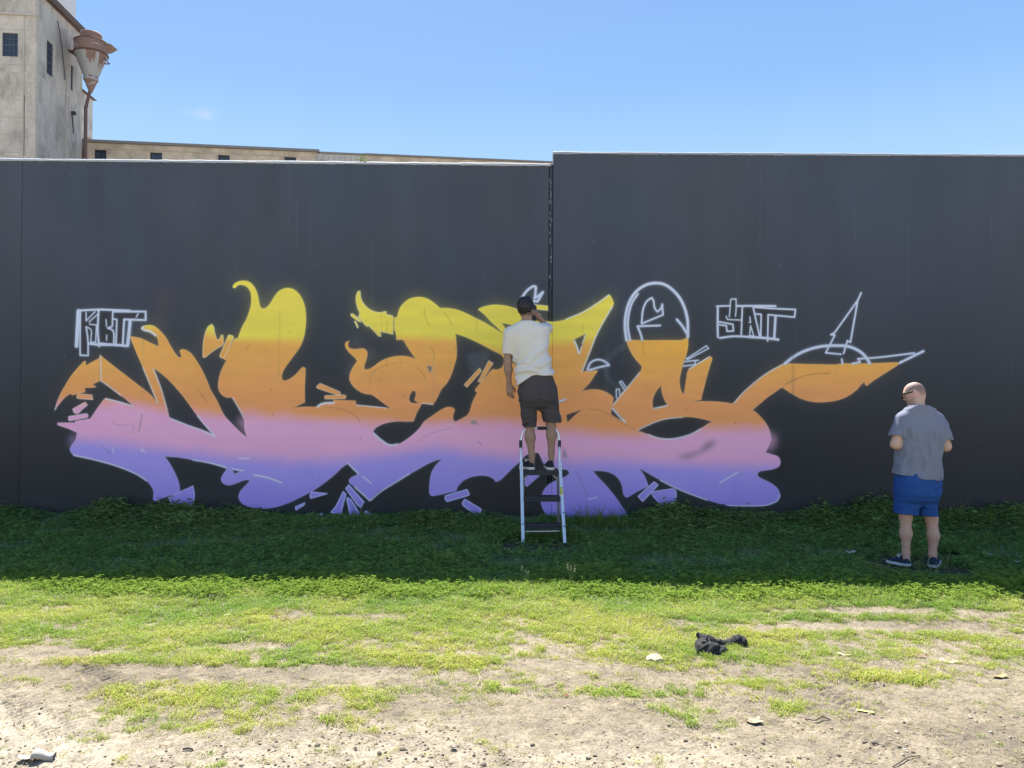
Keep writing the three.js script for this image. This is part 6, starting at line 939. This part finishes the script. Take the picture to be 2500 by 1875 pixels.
  const print = (bg, draw) => { const c = document.createElement('canvas'); c.width = 32; c.height = 96; const g = c.getContext('2d'); g.fillStyle = bg; g.fillRect(0, 0, 32, 96); draw(g); const t = new THREE.CanvasTexture(c); t.colorSpace = THREE.SRGBColorSpace; return new THREE.MeshStandardMaterial({ map: t, roughness: 0.5 }); };
  const warn = print('#c9c62a', (g) => { g.fillStyle = '#77741c'; for (const [x, y, w, h] of [[5, 6, 22, 6], [6, 18, 8, 20], [18, 22, 8, 9], [8, 44, 18, 5], [5, 54, 10, 22], [18, 60, 9, 14]]) g.fillRect(x, y, w, h); g.fillStyle = '#ecebc4'; g.fillRect(3, 82, 26, 12); g.fillRect(15, 20, 4, 18); });
  const info = print('#d9dde3', (g) => { g.fillStyle = '#8a2c30'; g.beginPath(); g.arc(16, 16, 9, 0, 7); g.fill(); g.fillStyle = '#d9dde3'; g.beginPath(); g.arc(16, 16, 5, 0, 7); g.fill(); g.fillStyle = '#39424f'; for (const [y, w] of [[34, 20], [44, 14], [54, 18], [64, 12], [76, 20]]) g.fillRect(6, y, w, 4); });
  sticker(on(fr, tr, 1187), 0.033, 0.095, warn, 'yellow warning sticker on the right rail'); sticker(on(fr, tr, 1135), 0.032, 0.09, info); sticker(on(fl, tl, 1137), 0.032, 0.09, info);
  const spl = []; const R = rng(9); for (const [a, b, py] of [[fl, tl, 1300], [fl, tl, 1313], [fl, tl, 1333], [fr, tr, 1266], [fr, tr, 1322], [fr, tr, 1328], [fr, tr, 1236], [fl, tl, 1262]]) { const c = on(a, b, py), g = new THREE.SphereGeometry(0.008 + 0.004 * R(), 8, 6).scale(1.1, 1.5, 0.25); g.translate(c.x + (R() - 0.5) * 0.012, c.y, c.z + 0.0262); spl.push(g); }
  part('paint_splash', merge(spl), std([0.02, 0.025, 0.05], 0.6), L).userData.kind = 'stuff';
}

// ---------------------------------------------------------------- things lying about on the ground
const gp = (px, py) => { const p = onGround(px, py, 0); return V(p.x, groundY(p.x, p.z), p.z); };
{ // black crumpled garment with white piping
  const c = gp(1752, 1590), s = (px, py, h = 0) => { const p = onGround(px, py - 0, 0); return V(p.x - c.x, h, p.z - c.z); };
  const t = thing('crumpled_jacket', 'small crumpled black garment with white piping lying where the grass thins out', 'garment', c.toArray());
  const ups = (px, py, z) => { const p = at(px, py, z); return V(p.x - c.x, p.y - c.y, z - c.z); };
  const z = c.z, a = ups(1716, 1588, z + 0.03), b = ups(1738, 1594, z + 0.05), d = ups(1764, 1588, z + 0.02), e = ups(1709, 1572, z - 0.03), f = ups(1725, 1566, z - 0.06), h = ups(1738, 1568, z - 0.05), k = ups(1760, 1576, z - 0.09), l = ups(1782, 1574, z - 0.12), m = ups(1803, 1567, z - 0.14), n = ups(1811, 1568, z - 0.14), o = ups(1704, 1551, z - 0.08), q = ups(1716, 1562, z - 0.06);
  const lumps = union([limb(a, b, 0.044, 0.050), limb(b, d, 0.050, 0.022), limb(e, a, 0.026, 0.042), limb(e, f, 0.026, 0.024), limb(f, h, 0.024, 0.022)], 0.022), sc1 = limb(ups(1719, 1571, z + 0.03), ups(1735, 1581, z + 0.05), 0.016, 0.022), sc2 = limb(ups(1744, 1586, z + 0.1), ups(1766, 1578, z + 0.06), 0.008, 0.012), sc3 = limb(ups(1706, 1590, z + 0.1), ups(1722, 1598, z + 0.12), 0.006, 0.012), scoop = (x, y, q) => Math.min(sc1(x, y, q), sc2(x, y, q), sc3(x, y, q));
  const folds = (x, y, zz) => wrinkle(x, y, zz, 0.8, 0.6, 26, 5.2) * 0.020 + wrinkle(x, y, zz, -0.5, 0.85, 20, 9.4) * 0.016;
  const arm = union([limb(h, k, 0.020, 0.018), limb(k, l, 0.018, 0.018), limb(l, m, 0.019, 0.030), limb(m, n, 0.030, 0.026)], 0.02), flap = union([limb(o, q, 0.016, 0.022), limb(q, f, 0.022, 0.024)], 0.015);
  const F = (g) => (x, y, zz) => smax(g(x, y, zz) - folds(x, y, zz) + 0.018, -scoop(x, y, zz), 0.01);
  const geo = (g, pts) => { const [lo, hi] = boxOf(pts, 0.09); lo.y = Math.max(lo.y, -0.02); const q2 = isoMesh(F(g), lo, hi, 0.0055); return tintBy(q2, () => [1, 1, 1]); };
  const mat = cloth([0.016, 0.016, 0.018], 0.9);
  part('body', geo(lumps, [a, b, d, e, f, h]), mat, t); part('sleeve', geo(arm, [h, k, l, m, n]), mat, t); part('collar', geo(flap, [o, q, f]), mat, t);
  const up = (v, dy, dz) => v.clone().add(V(0, dy, dz)), white = std([0.55, 0.55, 0.55], 0.8);
  part('piping', tube([up(l, 0.006, 0.026), up(m, -0.004, 0.038), up(n, -0.014, 0.036), up(n, 0.004, 0.036), up(m, 0.016, 0.036)], 0.005, 30, 6), white, t); part('piping', tube([up(f, 0.034, 0.02), up(ups(1734, 1573, z - 0.02), 0.012, 0.03), up(ups(1738, 1581, z + 0.03), 0.01, 0.02)], 0.002, 20, 6), std([0.25, 0.25, 0.25], 0.8), t);
}
const jag = (seed, w, d, n = 9, rough = 0.25) => { const R = rng(seed), p = []; for (let i = 0; i < n; i++) { const a = i / n * 6.283, k = 1 - rough * R(); p.push(new THREE.Vector2(Math.cos(a) * w * k, Math.sin(a) * d * k)); } return new THREE.Shape(p); };
function sheet(shape, thick, bend, seed) {                     // a thin stiff scrap, curled
  const g = new THREE.ExtrudeGeometry(shape, { depth: thick, bevelEnabled: false, curveSegments: 6 }); g.rotateX(-Math.PI / 2);
  const q = subdivide(subdivide(g)), p = q.attributes.position; for (let i = 0; i < p.count; i++) { const x = p.getX(i), z = p.getZ(i); p.setY(i, p.getY(i) + bend * (x * x * 5 + z * z * 3) + 0.012 * Math.min(bend, 1.2) * (vnoise(x * 40 + seed, z * 40 + seed) - 0.5)); } q.computeVertexNormals(); return q;
}
function subdivide(g) { const s = g.index ? g.toNonIndexed() : g, p = s.attributes.position, out = []; const v = (i) => [p.getX(i), p.getY(i), p.getZ(i)], mid = (a, b) => a.map((x, i) => (x + b[i]) / 2); for (let i = 0; i < p.count; i += 3) { const a = v(i), b = v(i + 1), c = v(i + 2), ab = mid(a, b), bc = mid(b, c), ca = mid(c, a); out.push(...a, ...ab, ...ca, ...ab, ...b, ...bc, ...ca, ...bc, ...c, ...ab, ...bc, ...ca); } const q = new THREE.BufferGeometry(); q.setAttribute('position', new THREE.Float32BufferAttribute(out, 3)); return q; }
const lay = (m, px, py, dy = 0, turn = 0, tx = 0, tz = 0) => { const p = gp(px, py); m.position.set(p.x, p.y + dy, p.z); m.rotation.set(tx, turn, tz, 'YXZ'); return m; };
const stoneGeo = (seed, r, sy = 0.6, sx = 1.2) => { const g = mergeVertices(new THREE.IcosahedronGeometry(1, 1).deleteAttribute('uv').deleteAttribute('normal')), p = g.attributes.position; for (let i = 0; i < p.count; i++) { const k = 0.75 + 0.4 * vnoise(p.getX(i) * 1.6 + seed, p.getY(i) * 1.6 + seed * 2, p.getZ(i) * 1.6 + seed * 3 + 0.5) + 0.1 * vnoise(p.getX(i) * 5 + seed, p.getY(i) * 5, p.getZ(i) * 5 + 0.5); p.setXYZ(i, p.getX(i) * r * k * sx, p.getY(i) * r * k * sy, p.getZ(i) * r * k); } const q = g.toNonIndexed(); q.computeVertexNormals(); return q; };
lay(solo('stone', stoneGeo(4, 0.05, 0.5, 1.1), std([0.40, 0.34, 0.25], 0.95), 'large pale rounded stone at the edge of the grass left of the black garment', 'stone'), 1600, 1610, 0.008, 0.4);
lay(solo('stone', stoneGeo(9, 0.07, 0.35, 1.3), std([0.34, 0.37, 0.42], 0.9), 'flat pale grey stone in the shaded grass far left near the wall', 'stone'), 262, 1322, 0.03, 0.2);
const pebble = [[982, 1836, 0.022], [926, 1850, 0.018], [1172, 1812, 0.015], [1300, 1815, 0.018], [1180, 1866, 0.02], [1436, 1848, 0.02], [1452, 1842, 0.016], [1220, 1832, 0.014], [2190, 1786, 0.02], [2194, 1814, 0.016], [2048, 1838, 0.015], [1950, 1846, 0.015], [2440, 1866, 0.024], [1862, 1808, 0.014], [1722, 1811, 0.014], [1674, 1803, 0.016], [2228, 1832, 0.016], [2214, 1830, 0.014], [2404, 1742, 0.014], [775, 1828, 0.02], [590, 1871, 0.018], [370, 1873, 0.014]];
{ const gs = [1, 2, 3].map((k) => stoneGeo(20 + k, 1, 0.62, 1.15)), ms = [std([0.26, 0.21, 0.155], 0.97), std([0.34, 0.28, 0.205], 0.97), std([0.16, 0.13, 0.10], 0.97)]; pebble.forEach(([x, y, r], i) => { const m = solo('pebble', gs[i % 3], ms[(i * 2) % 3], 'small loose pebble on the bare dirt in the foreground', 'pebble', { group: 'pebbles on the bare dirt' }); lay(m, x, y, r * 0.3, i * 1.7); m.scale.setScalar(r * 0.62); }); }
{ // crushed white paper cup
  const t = thing('paper_cup', 'crushed white paper cup lying on pale dirt in the near left corner', 'cup', gp(82, 1853).toArray()), w = std([0.36, 0.33, 0.29], 0.9);
  const cup = new THREE.CylinderGeometry(0.028, 0.02, 0.09, 20, 6, true), p = cup.attributes.position; for (let i = 0; i < p.count; i++) { const y = p.getY(i); p.setX(i, p.getX(i) * (0.62 + 0.2 * vnoise(y * 60, p.getZ(i) * 60)) + 0.006 * Math.sin(y * 70)); } cup.rotateZ(Math.PI / 2 - 0.12); cup.rotateY(0.15); cup.translate(0.045, 0.018, 0); cup.computeVertexNormals();
  part('cup', cup, new THREE.MeshStandardMaterial({ color: lin(0.36, 0.335, 0.30), roughness: 0.85, side: THREE.DoubleSide }), t);
  const lid = sheet(jag(3, 0.05, 0.022, 10, 0.3), 0.002, 0.9, 2); lid.rotateY(-0.25); lid.translate(-0.03, 0.008, 0.006); part('torn_flap', lid, w, t);
}
const scrap = (px, py, w, d, c, name, label, cat, turn = 0, bend = 0.6, seed = 1, n = 8) => lay(solo(name, sheet(jag(seed, w, d, n, 0.35), 0.0016, bend, seed), std(c, 0.9), label, cat), px, py, 0.006, turn);
scrap(1157, 1637, 0.04, 0.022, [0.58, 0.54, 0.46], 'paper_scrap', 'small torn white paper scrap in the middle of the thin grass', 'litter', 0.1, 0.5, 5, 5);
scrap(556, 1499, 0.035, 0.025, [0.66, 0.58, 0.46], 'paper_scrap', 'pale tan paper scrap on the sunlit grass left of the middle', 'litter', 0.1, 0.5, 6, 5);
scrap(2076, 1363, 0.055, 0.035, [0.55, 0.56, 0.58], 'paper_scrap', 'crumpled pale paper in the shaded grass left of the bald man', 'litter', 0.1, 1.2, 7, 7).position.y += 0.05;
scrap(2482, 1387, 0.045, 0.02, [0.66, 0.68, 0.72], 'paper_scrap', 'white paper scrap in the shaded grass far right', 'litter', -0.4, 0.8, 8, 6).position.y += 0.05;
scrap(2412, 1367, 0.06, 0.03, [0.36, 0.39, 0.42], 'paper_scrap', 'flattened grey paper in the shaded grass right of the bald man', 'litter', 0.2, 0.3, 12, 7).position.y += 0.045;
scrap(1383, 1703, 0.016, 0.01, [0.28, 0.04, 0.03], 'plastic_scrap', 'tiny dark red plastic scrap on the dirt below the ladder', 'litter', 0.2, 0.6, 9, 6);
lay(solo('plastic_strip', (() => { const g = box(0.085, 0.0016, 0.014, 0, 0, 0), q = subdivide(subdivide(g)), p = q.attributes.position; for (let i = 0; i < p.count; i++) p.setY(i, p.getY(i) + 1.6 * p.getX(i) ** 2 * 0.7); q.computeVertexNormals(); return q; })(), std([0.62, 0.60, 0.16], 0.7), 'narrow pale yellow strip lying on the dirt at right', 'litter'), 2112, 1736, 0.005, -0.42);
function leaf(px, py, L, c, label, turn, lobes) {
  const s = new THREE.Shape(), P = []; const n = 26; for (let i = 0; i < n; i++) { const a = i / n * 6.283, k = 1 + (lobes ? 0.42 * Math.cos(a * 5) * (0.6 + 0.4 * Math.cos(a)) : 0); P.push(new THREE.Vector2(Math.cos(a) * L * 0.5 * k, Math.sin(a) * L * (lobes ? 0.42 : 0.2) * k)); } s.setFromPoints(P);
  const p = gp(px, py), t = thing('dry_leaf', label, 'leaf', [p.x, p.y + 0.006, p.z]); t.rotation.set(0, turn, 0);
  part('blade', sheet(s, 0.0012, 0.9, px), new THREE.MeshStandardMaterial({ color: lin(...c), roughness: 0.9, side: THREE.DoubleSide }), t); part('stalk', tube([[L * 0.48, 0.018, 0], [L * 0.62, 0.012, 0.006], [L * 0.78, 0.004, 0.004]], 0.0013, 8, 5), std([0.2, 0.14, 0.08], 0.9), t);
}
leaf(2440, 1656, 0.10, [0.44, 0.29, 0.14], 'curled tan brown leaf lying on the dirt near the right edge', 0.25, false);
leaf(1842, 1755, 0.085, [0.30, 0.25, 0.18], 'pale dry lobed leaf on the dirt below the black garment', 0.7, true);
leaf(2316, 1624, 0.10, [0.50, 0.40, 0.28], 'long pale dry leaf on the dirt below the bald man', -0.5, false);
leaf(2062, 1600, 0.085, [0.55, 0.45, 0.30], 'narrow straw coloured leaf between the black garment and the right grass patch', -0.6, false);
leaf(2245, 1608, 0.07, [0.20, 0.13, 0.08], 'dark brown curled leaf beside the right grass patch', 0.1, true);
leaf(2368, 1750, 0.05, [0.24, 0.20, 0.16], 'small dark leaf standing up from scuffed dirt at right', 1.2, false);
function twig(pts, r, c, label) { const P = pts.map(([x, y, h]) => { const p = gp(x, y); p.y += h + r; return p; }), o = P[0].clone(); const g = tube(P.map((p) => p.clone().sub(o)), r, 30, 6), m = solo('twig', g, std(c, 0.95), label, 'twig'); m.position.copy(o); }
twig([[2180, 1868, 0.003], [2200, 1858, 0.006], [2218, 1848, 0.006], [2246, 1843, 0.002]], 0.0026, [0.06, 0.05, 0.04], 'thin dark bent twig on the dirt at the lower right');
twig([[2106, 1808, 0.002], [2134, 1811, 0.006], [2160, 1817, 0.002]], 0.004, [0.07, 0.06, 0.055], 'straight dark twig on the dirt above the bent one at lower right');
twig([[1966, 1756, 0.002], [1990, 1762, 0.008], [2008, 1755, 0.012], [2028, 1758, 0.002]], 0.003, [0.06, 0.05, 0.035], 'knobbly dark twig on the dirt left of the yellow strip');
twig([[446, 1838, 0.002], [458, 1836, 0.004], [470, 1837, 0.002]], 0.005, [0.06, 0.05, 0.045], 'short dark stick on pale dirt at lower left');
twig([[1328, 1680, 0.002], [1345, 1676, 0.006], [1358, 1672, 0.003]], 0.0035, [0.46, 0.37, 0.24], 'short straw coloured stick on thin grass below the ladder');
twig([[1166, 1678, 0.003], [1172, 1668, 0.02], [1168, 1660, 0.03]], 0.003, [0.42, 0.33, 0.2], 'small forked straw stick standing in thin grass at the centre');
twig([[676, 1512, 0.01], [676, 1505, 0.05], [678, 1503, 0.06]], 0.005, [0.26, 0.17, 0.09], 'short brown stub sticking up from the grass at left');
twig([[680, 1521, 0.004], [694, 1518, 0.012], [706, 1514, 0.006], [712, 1520, 0.002]], 0.004, [0.24, 0.15, 0.08], 'curled brown twig lying beside the short stub at left');
lay(solo('plastic_shard', (() => { const g = sheet(jag(14, 0.022, 0.014, 7, 0.4), 0.002, 4, 3); return g; })(), std([0.03, 0.028, 0.03], 0.5), 'curved black plastic shard on the pale gravel at bottom centre', 'litter'), 1107, 1828, 0.006, 0.5);
{ // two seeding weeds standing at the edge of the shade
  const R = rng(404);
  [[1283, 1432, 0.16, 'short pale seeding weed at the shade edge left of the ladder foot'], [1392, 1436, 0.19, 'taller pale seeding weed at the shade edge right of the ladder foot']].forEach(([px, py, H, label]) => {
    const b = gp(px, py), t = thing('seeding_weed', label, 'weed', b.toArray()), heads = [];
    for (let k = 0; k < 3; k++) { const dx = (k - 1) * 0.028 + (R() - 0.5) * 0.02, h = H * (0.8 + 0.3 * R()); part('stem', tube([[0, 0, 0], [dx * 0.4, h * 0.55, 0.01 * (k - 1)], [dx, h, 0.012 * (k - 1)]], 0.0015, 10, 5), std([0.2, 0.26, 0.08], 0.9), t); for (let j = 0; j < 9; j++) { const g = new THREE.IcosahedronGeometry(0.0028 + 0.0016 * R(), 0); g.translate(dx + (R() - 0.5) * 0.014, h - 0.055 * R(), 0.012 * (k - 1) + (R() - 0.5) * 0.014); heads.push(g); } }
    part('seed_heads', merge(heads), std([0.34, 0.31, 0.21], 0.9), t).userData.kind = 'stuff';
  });
  const wp = at(881, 396, WZ - 0.05), w = thing('wall_weed', 'tiny green weed growing on top of the lower part of the wall', 'weed', wp.toArray()); part('leaves', cloverClump(7, 14, 0.02, 0.09, 0.07, 0.02, true), Object.assign(leafMat(0.35), { color: lin(0.10, 0.16, 0.03) }), w).userData.kind = 'stuff';
}
shade(scene);
sun.castShadow = true;
renderer.render(scene, camera);
